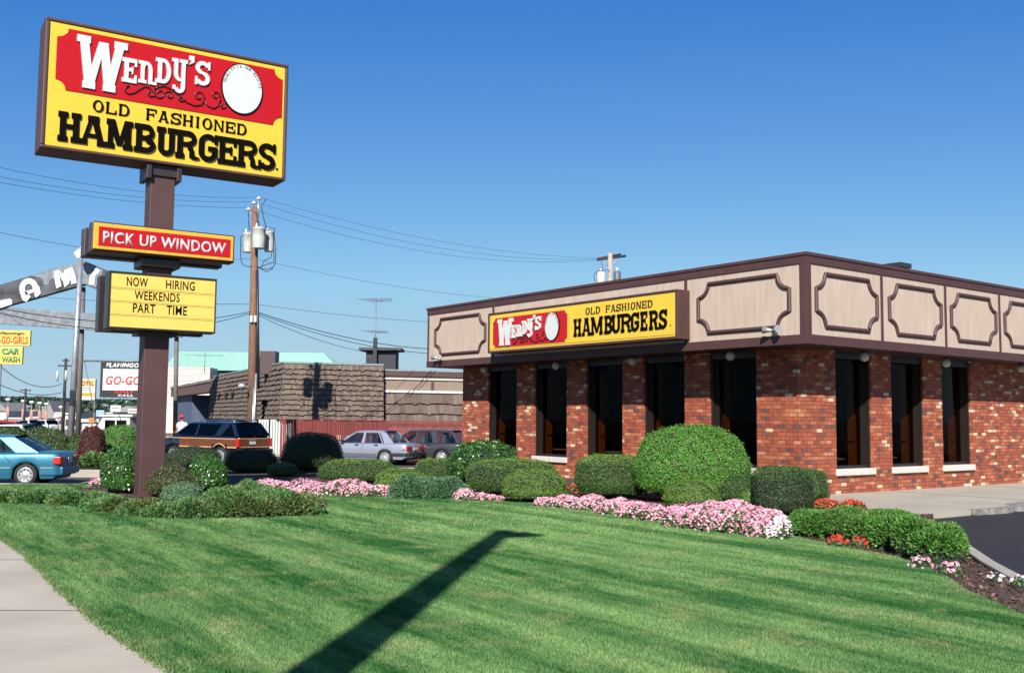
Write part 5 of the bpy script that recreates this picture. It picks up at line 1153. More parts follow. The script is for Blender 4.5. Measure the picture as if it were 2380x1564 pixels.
# white-sided building with mint green metal roof
Yg = 112; gb = thing('green_roof_building', (AT(580, 900, Yg).x, Yg, -.2), 'distant white-sided building with a mint green metal hip roof', 'building')
ZE = AT(600, 862, Yg).z+.2; ZR = AT(600, 819, Yg+6).z+.2; X0 = AT(388, 860, Yg).x-gb.location.x; X1 = AT(790, 860, Yg).x-gb.location.x
R0 = AT(415, 819, Yg+6).x-gb.location.x; R1 = AT(752, 819, Yg+6).x-gb.location.x
q = MB(); q.add([(X0-.4, -.4, ZE), (X1+.3, -.4, ZE), (R1, 6, ZR), (R0, 6, ZR), (X0-.4, 12.4, ZE), (X1+.3, 12.4, ZE)], [(0, 1, 2, 3), (5, 4, 3, 2), (1, 5, 2), (4, 0, 3), (0, 4, 5, 1)])
MG = mat('mint_metal_roof', (.40, .74, .56), .45)
o = q.build('roof', MG, gb)
q = MB(); n_ = 60
for i in range(n_):
    u = (i+.5)/n_; a = Vector((X0+(X1-X0)*u, -.4, ZE+.02)); b_ = Vector((R0+(R1-R0)*u, 6, ZR+.02)); q.tube([a, b_], .035, 4, caps=False)
q.build('roof_seams', MG, gb)
q = MB(); q.box(X0, X1, 0, 12, 0, ZE-.02); q.build('wall', mat('dark_siding', (.07, .075, .09), .8), gb)
q = MB(); q.box(AT(350, 900, Yg).x-gb.location.x, AT(487, 900, Yg-3).x-gb.location.x, -3, -.05, 0, AT(487, 854, Yg-3).z+.2)
q.build('white_wing', mat('white_clapboard', (.66, .62, .55), .7), gb)
q = MB()
for k in range(18): z = 3.0+k*.26; q.box(AT(350, 900, Yg).x-gb.location.x, AT(487, 900, Yg-3).x-gb.location.x+.02, -3.03, -3.0, z, z+.03)
q.build('clapboard_lines', mat('clapboard_shadow_gap', (.4, .37, .33), .8), gb)
# red slat fence -----------------------------------------------------
FR = mat('red_fence_slat', (.23, .028, .024), .6, island=.22)
def fence_run(x0, Y0, x1, Y1, z):
    t = thing('slat_fence', (x0, Y0, -.20), 'red slatted chain-link fence behind the parked cars', 'fence'); L = math.hypot(x1-x0, Y1-Y0); a = math.atan2(Y1-Y0, x1-x0); t.rotation_euler = (0, 0, a)
    n = int(L/.085); q = MB()
    for k in range(n): q.box(k*.085, k*.085+.066, -.01+.012*(k % 2), .012*(k % 2), .04, z-.06+random.uniform(-.01, .01))
    q.build('slats', FR, t)
    q = MB(); q.tube([(0, .03, z-.02), (L, .03, z-.02)], .022, 6); q.build('top_rail', FR, t)
    q = MB(); st = .16
    k = -int(z/st)-1
    while k*st < L:
        for s in (1, -1):
            xa = k*st if s > 0 else k*st+z; xb = xa+s*z
            pa, pb = Vector((xa, -.03, .02)), Vector((xb, -.03, z-.04))
            if 0 <= min(xa, xb) and max(xa, xb) <= L: q.tube([pa, pb], .005, 3, caps=False)
        k += 1
    q.build('wire_mesh', mat('red_coated_wire', (.28, .06, .05), .5), t)
    for k in range(int(L/2.4)+1): q = MB(); q.tube([(k*2.4, .04, 0), (k*2.4, .04, z+(.16 if k == 0 else .02))], .035, 8); q.build('fence_post', FR, t)
    # bare weathered slats showing pale, low on the left part
    q = MB()
    for x in (.25, .33, .9, 2.55, 2.62, 2.70, 3.0, 3.06, 3.7, 3.78, 3.86, 4.05, 4.12, 4.5, 4.6, 4.68, 5.1, 5.16): q.box(x, x+.025, -.024, -.016, .10, 1.12+random.uniform(-.05, .02))
    q.build('pale_slats', mat('pale_worn_slat', (.62, .45, .40), .7), t)
fence_run(AT(653, 1000, 45.5).x, 45.5, 1.2, 44.6, 1.78)
# person in a red cap ------------------------------------------------
pp = AT(424, 960, 48); per = thing('person', (pp.x, 48, -.1), 'person in a red cap and pale shirt standing beyond the wood-panelled vehicle', 'person', -.4)
def skin_body(name, pts, edges, radii, m, par, sub=2):
    me = bpy.data.meshes.new(name); me.from_pydata(pts, edges, []); o = bpy.data.objects.new(name, me); COL.objects.link(o); o.parent = par
    mo = o.modifiers.new('skin', 'SKIN'); 
    sv = me.skin_vertices[0] if me.skin_vertices else None
    for i, r in enumerate(radii): me.skin_vertices[0].data[i].radius = (r, r) if not isinstance(r, tuple) else r
    me.skin_vertices[0].data[0].use_root = True
    ms = o.modifiers.new('sub', 'SUBSURF'); ms.levels = sub; ms.render_levels = sub
    me.materials.append(m); return o
pts = [(0, 0, 1.0), (0, 0, 1.2), (0, 0, 1.42), (0, 0, 1.52), (0, -.01, 1.60), (0, -.02, 1.72), (.1, 0, .92), (.11, .01, .52), (.11, .03, .09), (.12, -.12, .05), (-.1, 0, .92), (-.11, -.02, .52), (-.11, .02, .09), (-.12, -.12, .05),
       (.2, 0, 1.42), (.25, .02, 1.14), (.24, -.08, .9), (-.2, 0, 1.42), (-.25, .02, 1.14), (-.24, -.08, .9)]
ed = [(0, 1), (1, 2), (2, 3), (3, 4), (4, 5), (0, 6), (6, 7), (7, 8), (8, 9), (0, 10), (10, 11), (11, 12), (12, 13), (2, 14), (14, 15), (15, 16), (2, 17), (17, 18), (18, 19)]
if not bpy.data.meshes.get('zz'):
    rad = [(.15, .11), (.14, .10), (.17, .11), .06, .075, .085, .09, .065, .045, .04, .09, .065, .045, .04, .065, .05, .04, .065, .05, .04]
    me = bpy.data.meshes.new('body'); me.from_pydata(pts, ed, []); ob = bpy.data.objects.new('body', me); COL.objects.link(ob)
    ob.modifiers.new('skin', 'SKIN'); bpy.context.view_layer.objects.active = ob
    if not me.skin_vertices:
        bmx = bmesh.new(); bmx.from_mesh(me); bmx.verts.layers.skin.verify(); bmx.to_mesh(me); bmx.free()
    for i, r in enumerate(rad): me.skin_vertices[0].data[i].radius = r if isinstance(r, tuple) else (r, r)
    me.skin_vertices[0].data[0].use_root = True
    s_ = ob.modifiers.new('sub', 'SUBSURF'); s_.levels = 1; s_.render_levels = 1
    me.materials.append(mat('denim_and_skin', (.30, .20, .15), .7)); ob.parent = per
q = MB(); q.lathe([(.19, .98), (.20, 1.05), (.185, 1.2), (.22, 1.40), (.17, 1.47), (.07, 1.52)], 16); 
for s in (-1, 1): q.tube([(s*.17, 0, 1.44), (s*.25, .0, 1.36), (s*.27, .02, 1.14)], [.08, .08, .065], 10)
q.build('shirt', mat('pale_shirt', (.62, .64, .58), .9), per)
q = MB(); q.lathe([(.105, 1.70), (.11, 1.74), (.10, 1.80), (.06, 1.835), (0, 1.845)], 16, (0, -.02, 0)); q.box(-.08, .08, -.22, -.08, 1.715, 1.735); q.build('cap', mat('red_cap', (.6, .04, .03), .8), per)
q = MB(); q.tube([(.1, 0, .98), (.11, .01, .52), (.11, .03, .1)], [.115, .085, .07], 10); q.tube([(-.1, 0, .98), (-.11, -.02, .52), (-.11, .02, .1)], [.115, .085, .07], 10); q.build('trousers', mat('dark_trousers', (.05, .05, .08), .9), per)
# ------------------------------------------------------------------ poles and wires
def wire(label, pts, sag, r=.0065, n=18, m=WIRE):
    q = MB(); out = []
    for k in range(len(pts)-1):
        a, b_ = Vector(pts[k]), Vector(pts[k+1])
        for i in range(n+(1 if k == len(pts)-2 else 0)):
            u = i/n; p = a.lerp(b_, u); p.z -= sag*4*u*(1-u); out.append(p)
    o0 = out[0]; q.tube([p-o0 for p in out], r, 5)
    o = q.build('power_line', m); o.location = o0; return tag(o, label, 'cable')
def ins(q, c, s=1.):
    q.lathe([(0, .0), (.03*s, .0), (.03*s, .03*s), (.11*s, .05*s), (.12*s, .08*s), (.05*s, .12*s), (.04*s, .16*s), (0, .17*s)], 12, c)
UPY = 40.8; b0 = AT(583, 1088, UPY); b0.z = -.20; tp_ = AT(593, 481, UPY)
up_ = thing('utility_pole', (b0.x, UPY, -.20), 'reddish wooden utility pole with three grey transformers rising behind the parked vehicle', 'utility pole')
HT = tp_.z+.20; lx = tp_.x-b0.x
q = MB(); q.tube([(0, 0, -.2), (lx*.5, 0, HT*.5), (lx, 0, HT)], [.20, .165, .13], 14); q.build('pole', WOOD, up_)
loc = lambda px, py, dy=0: AT(px, py, UPY+dy)-Vector((b0.x, UPY, -.20))
def transformer(px0, px1, py0, py1, dy, par, m=TANK):
    a = loc(px0, py0, dy); b_ = loc(px1, py1, dy); c = (a.x+b_.x)/2; r = (b_.x-a.x)/2; h = a.z-b_.z
    q = MB(); q.lathe([(0, 0), (r*.93, 0), (r*.95, .02), (r, h*.5), (r, h-.05), (r*1.05, h-.04), (r*1.05, h), (r*.6, h+.05), (0, h+.06)], 20, (c, dy, b_.z)); t_ = q.build('transformer', m, par)
    q = MB(); q.lathe([(.03, 0), (.06, .03), (.03, .06), (.06, .1), (.03, .13), (.05, .17), (0, .2)], 10, (c-r*.3, dy-.1, b_.z+h)); q.build('bushing', PORC, t_); return c, b_.z, h
transformer(565, 587, 544, 587, .25, up_); transformer(587.5, 616, 531, 578, -.42, up_); transformer(615, 636, 540, 585, .2, up_)
q = MB()
for c in (loc(577, 485), loc(590, 470), loc(601.5, 460, -.05)): ins(q, (c.x, c.y, c.z-.12), 1.0)
q.build('insulators', PORC, up_)
q = MB(); c = loc(577, 487); q.tube([(c.x, 0, c.z-.12), (c.x+.15, 0, c.z-.18), (lx-.05, 0, HT-.35)], .02, 6); c = loc(601.5, 466); q.tube([(c.x, -.05, c.z), (c.x, -.05, c.z-.75)], .03, 6); q.build('bracket', GALV, up_)
q = MB()
for pts_ in ([(577, 494), (578, 515), (580, 535)], [(594, 492), (600, 512), (603, 530)], [(618, 462), (608, 480), (612, 505), (619, 530)], [(601, 545), (604, 529), (625, 528), (639, 532), (637, 542)], [(565, 546), (560, 551), (559, 590), (561, 610), (568, 617), (578, 620), (585, 619)], [(637, 543), (641, 580), (640, 612), (632, 626), (620, 632), (606, 625), (598, 620)], [(636, 543), (637, 600), (636, 610), (622, 614), (610, 619), (600, 622)], [(632, 588), (630, 598), (614, 606), (609, 618), (598, 626)], [(596, 619), (610, 625), (622, 626), (633, 622)]):
    q.tube([Vector(loc(*p, -.15)) for p in pts_], .018, 5)
q.build('drop_cables', WIRE, up_)
q = MB(); a = loc(598, 628, -.1); c = loc(592.5, 975, -.1); q.tube([(a.x, -.12, a.z), (c.x+.12, -.16, 3.0)], .06, 8); q.build('riser_conduit', mat('dark_conduit', (.02, .02, .03), .5), up_)
q = MB(); a = loc(596, 868, -.15); q.tube([(a.x, -.2, a.z), (a.x-.04, -.2, 0)], .05, 8); a = loc(587, 885, -.2); q.tube([(a.x+.06, -.22, a.z-.3), (a.x+.05, -.22, 0)], .025, 8); q.build('riser_conduit', GALV, up_)
for px, py in ((585, 742), (594, 742)): a = loc(px, py, -.2); bxp(up_, 'terminal_box', TANK, a.x-.055, a.x+.055, -.28, -.15, a.z-.12, a.z+.14)
q = MB(); a = loc(578, 883, -.3); c = loc(566, 880, -.8)
q = MB(); q.tube([(lx*.2, -.1, 3.02), (-.22, -.55, 3.10)], .02, 6); q.lathe([(0, 0), (.16, .03), (.13, .12), (.05, .16)], 12, (-.30, -.62, 3.02)); q.build('yard_lamp', mat('pale_lamp_shade', (.5, .5, .48), .5), up_)
# second pole behind the restaurant roof
Y2 = 56; c0 = AT(1421, 640, Y2); p2 = thing('utility_pole', (c0.x, Y2, -.15), 'grey utility pole with crossarm and transformers showing above the restaurant roof', 'utility pole')
l2 = lambda px, py, dy=0: AT(px, py, Y2+dy)-Vector((c0.x, Y2, -.15))
GW = mat('grey_weathered_wood', (.42, .36, .32), .9, var=.3, vscale=6, stretch=(4, 4, .5))
q = MB(); a = l2(1418, 589); q.tube([(0, 0, -.1), (a.x*.6, 0, a.z*.6), (a.x, 0, a.z)], [.17, .15, .13], 12); q.build('pole', GW, p2)
q = MB(); a = l2(1388, 604, -.2); b_ = l2(1454, 595, .4); q.tube([a, b_], .075, 6); a = l2(1390, 601, .2); b_ = l2(1443, 591, .7); q.tube([a, b_], .06, 6); q.build('crossarm', mat('black_crossarm', (.035, .03, .03), .9), p2)
q = MB(); a, b_, c = l2(1397, 607, -.1), l2(1419, 621), l2(1437, 603, .2); q.tube([a, b_], .03, 5); q.tube([b_, c], .03, 5); q.build('brace', GW, p2)
def tr2(px0, px1, py0, py1, m):
    a = l2(px0, py0, -.1); b_ = l2(px1, py1, -.1); c = (a.x+b_.x)/2; r = (b_.x-a.x)/2; h = a.z-b_.z
    q = MB(); q.lathe([(0, -.8), (r*.9, -.8), (r, 0), (r, h*.9), (r*.6, h), (0, h+.03)], 18, (c, -.1, b_.z)); t_ = q.build('transformer', m, p2)
    q = MB(); q.lathe([(.05, 0), (.09, .05), (.05, .1), (.08, .15), (0, .2)], 10, (c, -.1, b_.z+h)); q.build('bushing', PORC, t_)
tr2(1387, 1407, 632, 655, mat('cream_transformer', (.62, .62, .52), .5)); tr2(1426, 1443, 630, 655, mat('grey_transformer', (.10, .12, .14), .5))
q = MB()
for pts_ in ([(1397, 607), (1400, 618), (1400, 632)], [(1384, 655), (1380, 640), (1384, 632), (1387, 634)], [(1386, 640), (1388, 630), (1400, 628), (1419, 628)]): q.tube([l2(*p, -.2) for p in pts_], .015, 5)
q.build('drop_cables', WIRE, p2)
P1 = lambda px, py: AT(px, py, UPY); P2 = lambda px, py: AT(px, py, Y2)
LF_ = lambda px, py, Y=30: AT(px, py, Y)
wire('upper power line from the top insulator off to the left', [P1(601, 459), LF_(-120, 362, 27)], .35); wire('middle power line from the pole top off to the left', [P1(590, 469), LF_(-120, 388, 27)], .3); wire('lowest of the three power lines running left', [P1(577, 483), LF_(-120, 402, 27)], .25)
wire('upper power line from the pole top to the roof-line pole', [P1(602, 459), P2(1388, 600)], .55); wire('middle power line to the roof-line pole', [P1(591, 469), P2(1392, 602)], .75); wire('lowest power line sagging to the roof-line pole', [P1(578, 484), P2(1390, 604)], .85)
wire('thin cable falling right from the transformers to the restaurant roof', [P1(597, 603), AT(1230, 698, 60)], .3); wire('thin cable from the left edge to the transformer pole', [LF_(-60, 528, 28), P1(583, 602)], .3)
wire('twisted telephone cable from mid pole down to the right', [P1(594, 724), AT(1080, 812, 53)], .45, .017); wire('second telephone cable just below the twisted one', [P1(594, 727), AT(1080, 822, 53)], .5, .014); wire('slack wire from mid pole to the chimney house', [P1(594, 730), AT(852, 818, 52.5)], .2, .012)
wire('telephone cable from mid pole sagging left behind the letter board', [P1(586, 724), LF_(-80, 700, 30)], .55, .014); wire('second telephone cable sagging left behind the letter board', [P1(586, 727), LF_(-80, 706, 30)], .75, .014)
wire('very thin wire crossing above the telephone cables', [P1(594, 707), AT(1100, 752, 53)], .15, .008); wire('very thin wire crossing left to the arch sign', [P1(586, 707), LF_(-60, 672, 60)], .25, .01)
# ------------------------------------------------------------------ the tall lamp behind the viewer (casts the long lawn shadow)
tipx, tipy = -.08, 15.3; hgt = 11.5; bx_, by_ = tipx-SUNH.x*hgt/.69, tipy-SUNH.y*hgt/.69
lm = thing('lamp_mast', (bx_, by_, 0), 'tall tapered mast with a short side bracket standing behind the viewpoint', 'mast')
q = MB(); q.tube([(-.30, 0, 0), (-.15, 0, hgt*.5), (0, 0, hgt)], [.28, .225, .165], 16); q.build('mast', BROWN, lm)
q = MB(); q.tube([(0, 0, hgt-.34), (.36, 0, hgt-.28), (.62, 0, hgt-.36)], [.24, .20, .08], 8); q.build('bracket', BROWN, lm)
# ------------------------------------------------------------------ left background: arch sign, street furniture, signs
SGR = mat('flaking_grey_sheet', (.27, .30, .33), .8, col2=(.16, .18, .20), vscale=4, bump=.2)
SBK = mat('flaking_black_paint', (.018, .017, .022), .7, col2=(.10, .11, .13), vscale=1.1)
PW = mat('chalky_white_paint', (.68, .67, .66), .8, var=.12, vscale=6)
YA = 60
def polyprism(q, pix, Y, dep, mi=0):
    P = [AT(x, y, Y) for x, y in pix]; q.prism([(p.x, p.z) for p in P], Y, Y+dep, 'y', mi)
ap = AT(181, 1014, YA)
arch = thing('arch_sign', (ap.x, YA, 0), 'weathered black and grey arch with white letters carried on tall posts behind the pylon', 'sign')
def child_px(par, name, m, polys, Y, dep, bev=0.):
    q = MB()
    for pix in polys:
        P = [AT(x, y, Y)-par.location for x, y in pix]; q.prism([(p.x, p.z) for p in P], Y-par.location.y, Y-par.location.y+dep, 'y')
    return q.build(name, m, par, bevel=bev)
child_px(arch, 'arch_plate', SBK, [[(-160, 722), (-160, 790), (0, 714), (64, 697), (181, 664), (196, 661), (222, 672), (330, 712), (420, 760), (420, 700), (330, 660), (249, 629), (196, 607), (172, 612), (110, 629), (0, 662)]], YA, .5)
child_px(arch, 'bare_patch', SGR, [[(72, 641), (116, 628), (176, 611), (196, 608), (240, 628), (222, 668), (196, 659), (181, 662), (190, 640), (150, 643), (118, 648), (112, 662), (102, 660), (100, 652), (94, 645)]], YA-.012, .012)
child_px(arch, 'lower_beam', SGR, [[(-60, 706), (20, 714), (220, 729), (420, 745), (420, 783), (220, 767), (0, 752), (-60, 748)]], YA+.1, .4)
L_ = [[(-30, 704), (23, 694), (28, 698), (28, 707), (0, 716), (-30, 722)]]
child_px(arch, 'letter', PW, L_, YA-.06, .05)
# A as a rounded ring with legs, M, I
q = MB(); cA = AT(68, 667, YA)-arch.location
def px_ring(q, cx, cy, rx, ry, t, a0, a1, dep, n=16):
    for k in range(n):
        A = math.radians(a0+(a1-a0)*k/n); B = math.radians(a0+(a1-a0)*(k+1)/n)
        pix = [(cx+rx*math.cos(A), cy-ry*math.sin(A)), (cx+rx*math.cos(B), cy-ry*math.sin(B)), (cx+(rx-t)*math.cos(B), cy-(ry-t)*math.sin(B)), (cx+(rx-t)*math.cos(A), cy-(ry-t)*math.sin(A))]
        P = [AT(x, y, YA)-arch.location for x, y in pix]; q.prism([(p.x, p.z) for p in P], -.06, -.012-.0005*k, 'y')
px_ring(q, 68, 671, 22, 24, 13, -20, 215, 0)
for pix in ([(82, 672), (92, 664), (96, 682), (86, 692), (81, 688)], [(47, 680), (60, 676), (73, 690), (62, 702), (54, 698)], [(58, 678), (82, 671), (83, 679), (62, 686)]):
    P = [AT(x, y, YA)-arch.location for x, y in pix]; q.prism([(p.x, p.z) for p in P], -.068, -.02, 'y')
q.build('letter', PW, arch)
child_px(arch, 'letter', PW, [[(125, 631), (136, 627), (140, 652), (143, 665), (131, 671), (127, 650)]], YA-.06, .04)
child_px(arch, 'letter', PW, [[(136, 627), (147, 638), (150, 628), (165, 621), (166, 640), (160, 660), (150, 668), (147, 655), (142, 648)][:]], YA-.066, .04)
child_px(arch, 'letter', PW, [[(163, 621), (169, 623), (177, 646), (178, 658), (166, 661), (163, 645)]], YA-.072, .04)
child_px(arch, 'letter', PW, [[(222, 623), (233, 628), (228, 637), (222, 640), (219, 663), (206, 662), (208, 645)]], YA-.06, .04)
for k, (x, y) in enumerate(((288, 668), (318, 682), (350, 700))):
    child_px(arch, 'letter', PW, [[(x-10, y-14), (x-3, y-16), (x+6, y-2), (x+6, y-12), (x+12, y-11), (x+10, y+16), (x+4, y+14), (x-5, y-2), (x-6, y+10), (x-12, y+8)]] if k != 2 else [[(x-12, y-10), (x, y-16), (x+12, y-8), (x+12, y+8), (x, y+16), (x-12, y+8)]], YA-.06, .04)
for (x0, y0), (x1, y1), r in (((181, 1016), (193, 668), .15), ((407, 1010), (411, 760), .13)):
    q = MB(); a = AT(x0, y0, YA+.6)-arch.location; c = AT(x1, y1, YA+.6)-arch.location; a.z = -.2; q.tube([a, c], r, 10); q.build('support_post', mat('grey_steel_post', (.17, .155, .15), .7, col2=(.14, .11, .10), vscale=2.5), arch)
child_px(arch, 'rust_plate', mat('rusty_orange', (.48, .13, .05), .8), [[(402, 976), (408, 968), (411, 1006), (401, 1008)]], YA-.3, .1)
# leaning spotlight box on the arch
child_px(arch, 'spotlight_box', mat('white_box', (.68, .68, .70), .4), [[(171, 588), (188, 572), (200, 582), (196, 592), (180, 601)]], YA-1.2, .5)
# street lamp mast
def mast(name, label, x0, y0, x1, y1, Y, r0, r1, m, cat='street lamp'):
    a = AT(x0, y0, Y); c = AT(x1, y1, Y); t = thing(name, (a.x, Y, -.1), label, cat); q = MB(); q.tube([(0, 0, 0), (c.x-a.x, 0, c.z+.1)], [r0, r1], 12); q.build('pole', m, t); return t, c-a
slt, d = mast('street_lamp', 'white tapered steel lamp post left of the pylon', 163, 1030, 188, 600, 50, .17, .11, GALV)
q = MB(); z = AT(188, 600, 50).z+.1; q.tube([(d.x, 0, z-.1), (d.x+.1, 0, z+.25), (d.x-.1, -.1, z+.5)], .05, 6); q.build('lamp_arm', GALV, slt)
q = MB(); q.box(-.3, .3, -.3, .3, -.1, .25); q.build('footing', CONC, slt, bevel=.03)
# hanging yellow sign on a post at the left edge
SY = 46
def sign_at(name, label, x0, y0, x1, y1, Y, dep, m, cat='sign', post=None, frame=None):
    A = AT(x0, y1, Y); B = AT(x1, y0, Y); t = thing(name, (A.x, Y, A.z), label, cat); w, h = B.x-A.x, B.z-A.z
    q = MB(); q.box(0, w, 0, dep, 0, h); q.build('panel', m, t, bevel=.01)
    if post:
        for u in post: q = MB(); q.tube([(w*u, dep/2+.02, 0 if frame != 'full' else h), (w*u, dep/2+.02, -A.z-.2)], .06 if dep > .15 else .045, 6); q.build('post', GREY, t)
    return t, w, h
YS = mat('yellow_sign_paint', (.80, .56, .10), .5, var=.04); RS = mat('red_lettering', (.70, .04, .02), .5); GS = mat('green_lettering', (.02, .22, .09), .5); DG = mat('dark_lettering', (.03, .03, .02), .5)
t, w, h = sign_at('road_sign', 'yellow sign with red letters above the car wash sign', -26, 768, 71, 803, SY, .12, YS, post=None)
textpart('sign_lettering', 'Flamingo', h*.21, DG, t, (w*.26, -.004, h*.68), width=w*.60, shear=.25, bold=.03); bxp(t, 'underline', DG, w*.28, w*.86, -.008, -.001, h*.605, h*.625)
textpart('sign_lettering', 'GO-GO-GIRLS', h*.46, RS, t, (w*.03, -.004, h*.12), width=w*.92, bold=.02)
t, w, h = sign_at('road_sign', 'yellow car wash sign with green letters at the left edge', -26, 806, 53, 846, SY, .12, YS, post=(.34,))
textpart('sign_lettering', 'CAR', h*.36, mat('bright_green_lettering', (.02, .30, .16), .5), t, (w*.38, -.004, h*.55), width=w*.54, bold=.05); textpart('sign_lettering', 'WASH', h*.34, GS, t, (w*.38, -.004, h*.11), width=w*.56, bold=.04)
# black and white marquee between the arch posts
t, w, h = sign_at('marquee_sign', 'black framed white marquee with slanted red letters left of the pylon', 231, 842, 372, 923, 57, .5, mat('black_sign_frame', (.015, .012, .014), .5), post=(.93,))
bxp(t, 'white_face', mat('white_sign_face', (.80, .80, .80), .4), w*.05, w*.98, -.03, -.001, h*.20, h*.80)
textpart('sign_lettering', 'FLAMINGO', h*.135, mat('white_lettering', (.75, .75, .75), .5), t, (w*.09, -.006, h*.835), width=w*.56, shear=.2, bold=.05)
textpart('sign_lettering', 'GO', h*.10, RS, t, (w*.68, -.006, h*.85), width=w*.12, bold=.03)
textpart('sign_lettering', 'GO-GO G', h*.255, mat('salmon_red_lettering', (.66, .10, .08), .5), t, (w*.10, -.034, h*.35), width=w*.78, shear=.2, bold=.035)
textpart('sign_lettering', 'GIRLS  WAN', h*.075, RS, t, (w*.25, -.006, h*.115), width=w*.70, bold=.04)
textpart('sign_lettering', 'CALL  440-33', h*.07, mat('white_lettering', (.75, .75, .75), .5), t, (w*.31, -.006, h*.02), width=w*.66, bold=.04)
q = MB(); q.tube([(-2.1*.5, .2, h+.05), (w, .2, h+.05)], .05, 5); q.tube([(-1.0, .2, h), (-.0-.1, .2, -h*.9)], .03, 5); q.build('stay_bar', GREY, t)
t, w, h = sign_at('motel_sign', 'tall pale motel sign in yellow and white bands behind the lamp post', 175, 881, 222, 929, 84, .3, mat('white_band', (.70, .70, .68), .5), post=(.06, .96))
bxp(t, 'orange_band', mat('orange_sign_face', (.80, .50, .20), .5), .02, w-.02, -.02, -.001, h*.66, h*.98); bxp(t, 'yellow_band', mat('gold_sign_face', (.72, .50, .08), .5), .02, w-.02, -.02, -.001, h*.17, h*.37)
textpart('sign_lettering', 'MOTEL', h*.22, mat('brown_lettering', (.35, .10, .03), .5), t, (w*.08, -.024, h*.68), width=w*.86, bold=.04)
for z_ in (.22, .28, .45, .55): bxp(t, 'text_line', DG, w*.1, w*.9, -.026, -.0205, h*z_, h*(z_+.02))
for x0, y0, x1, y1, Y, m, l in ((222.5, 953, 242.5, 968, 90, mat('blue_sign_face', (.18, .40, .65), .5), 'small blue striped sign left of the pylon'), (256, 942, 281, 957, 96, mat('white_sign_board', (.66, .64, .6), .5), 'white board sign beyond the burgundy shrub'),
                             (297, 950, 322, 960, 98, mat('white_sign_board', (.66, .64, .6), .5), 'small white sign with red words beside the pylon'), (206, 971, 219.5, 983, 74, mat('orange_sign_board', (.75, .20, .05), .5), 'orange warning sign near the dark sign post'),
                             (126, 958, 146, 967, 92, mat('white_sign_board', (.66, .64, .6), .5), 'white sign left of the thin far utility pole')):
    t, w, h = sign_at('street_sign', l, x0, y0, x1, y1, Y, .15, m, post=(.5,))
    if 'blue' in l: [bxp(t, 'white_stripe', PW, .05, w-.05, -.02, -.001, h*k_, h*(k_+.08)) for k_ in (.2, .5, .78)]
    if 'red words' in l: bxp(t, 'red_words', RS, w*.15, w*.9, -.02, -.001, h*.4, h*.6)
    if 'left of the thin' in l or 'board' in l: bxp(t, 'text_line', DG, w*.15, w*.85, -.02, -.001, h*.55, h*.62)
# far utility poles
def far_pole(label, x, y0, y1, Y, arms, r=.13, tanks=()):
    a = AT(x, y1, Y); c = AT(x, y0, Y); t = thing('utility_pole', (a.x, Y, -.2), label, 'utility pole', 0, 'utility poles along the far road'); H = c.z+.2
    q = MB(); q.tube([(0, 0, 0), (0, 0, H)], [r, r*.75], 8); q.build('pole', mat('dark_pole_wood', (.05, .035, .035), .9), t)
    for yy_, hw_ in arms: z = AT(x, yy_, Y).z+.2; q = MB(); q.box(-hw_, hw_, -.06, .06, z-.06, z+.06); q.build('crossarm', mat('dark_pole_wood', (.06, .04, .04), .9), t)
    for u0, u1, v0, v1 in tanks:
        A = AT(u0, v1, Y); B = AT(u1, v0, Y); q = MB(); q.lathe([(0, 0), ((B.x-A.x)/2, 0), ((B.x-A.x)/2, B.z-A.z), (0, B.z-A.z)], 12, ((A.x+B.x)/2-a.x, -.1, A.z+.2)); q.build('transformer', TANK, t)
far_pole('far utility pole with two crossarms and white transformers', 145.8, 833, 1000, 92, ((838, .3), (850, .68)), .17, ((131.5, 138, 862, 886), (151, 158, 861, 885)))
far_pole('thin utility pole behind the red cars', 55.6, 903, 990, 105, ((907, .55),), .13)
far_pole('thinnest far utility pole right of the red cars', 93.5, 920, 985, 135, ((922, .3),), .12)
for lb, a, c, sg in (('sagging far cable from the left edge to the crossarmed pole', (0, 850, 75), (143, 892, 92), .8), ('lower sagging far cable to the crossarmed pole', (0, 894, 75), (143, 912, 92), .45), ('far cable leaving the crossarmed pole to the right', (148, 917, 92), (170, 925, 120), .3)):
    wire(lb, [AT(*a), AT(*c)], sg, .03)
# parking lot lamps with banners
for x, y0, y1, bl, l in ((16.6, 928, 985, 1, 'white lot lamp nearest the left edge'), (52.4, 932, 985, 1, 'white lot lamp beside the thin utility pole'), (72, 934.6, 980, 1, 'white lot lamp, third from the left edge'), (91, 936.7, 980, 1, 'white lot lamp against the thinnest pole'), (106.6, 938.5, 978, 1, 'white lot lamp farthest right of the banner row'), (141.5, 946, 975, 0, 'white lot lamp by the crossarmed pole')):
    Y = 118; a = AT(x, y1, Y); c = AT(x, y0, Y); t = thing('lot_lamp', (a.x, Y, -.2), l, 'lamp post', 0, 'lamp posts in the far lot')
    q = MB(); q.tube([(0, 0, 0), (0, 0, c.z+.2)], .07, 6); q.build('pole', GREY, t)
    q = MB(); q.box(-.24, .24, -.2, .2, c.z+.08, c.z+.34); q.build('lamp_head', mat('white_lamp_head', (.8, .8, .8), .4), t, bevel=.08)
    if bl: bxp(t, 'banner', mat('red_banner', (.62, .22, .20), .7), -.16, .16, -.05, .02, c.z-1.7, c.z-.7)
# traffic cones
for x, y, l in ((144.7, 1011, 'orange traffic cone left of the white lamp post'), (187.5, 1011, 'orange traffic cone beside the burgundy shrub')):
    p = AT(x, y, 72); t = thing('traffic_cone', (p.x, 72, -.2), l, 'traffic cone'); q = MB(); q.lathe([(.20, 0), (.18, .03), (.11, .05), (.03, .5), (0, .5)], 14); q.build('cone', mat('orange_cone', (.85, .20, .04), .6), t)
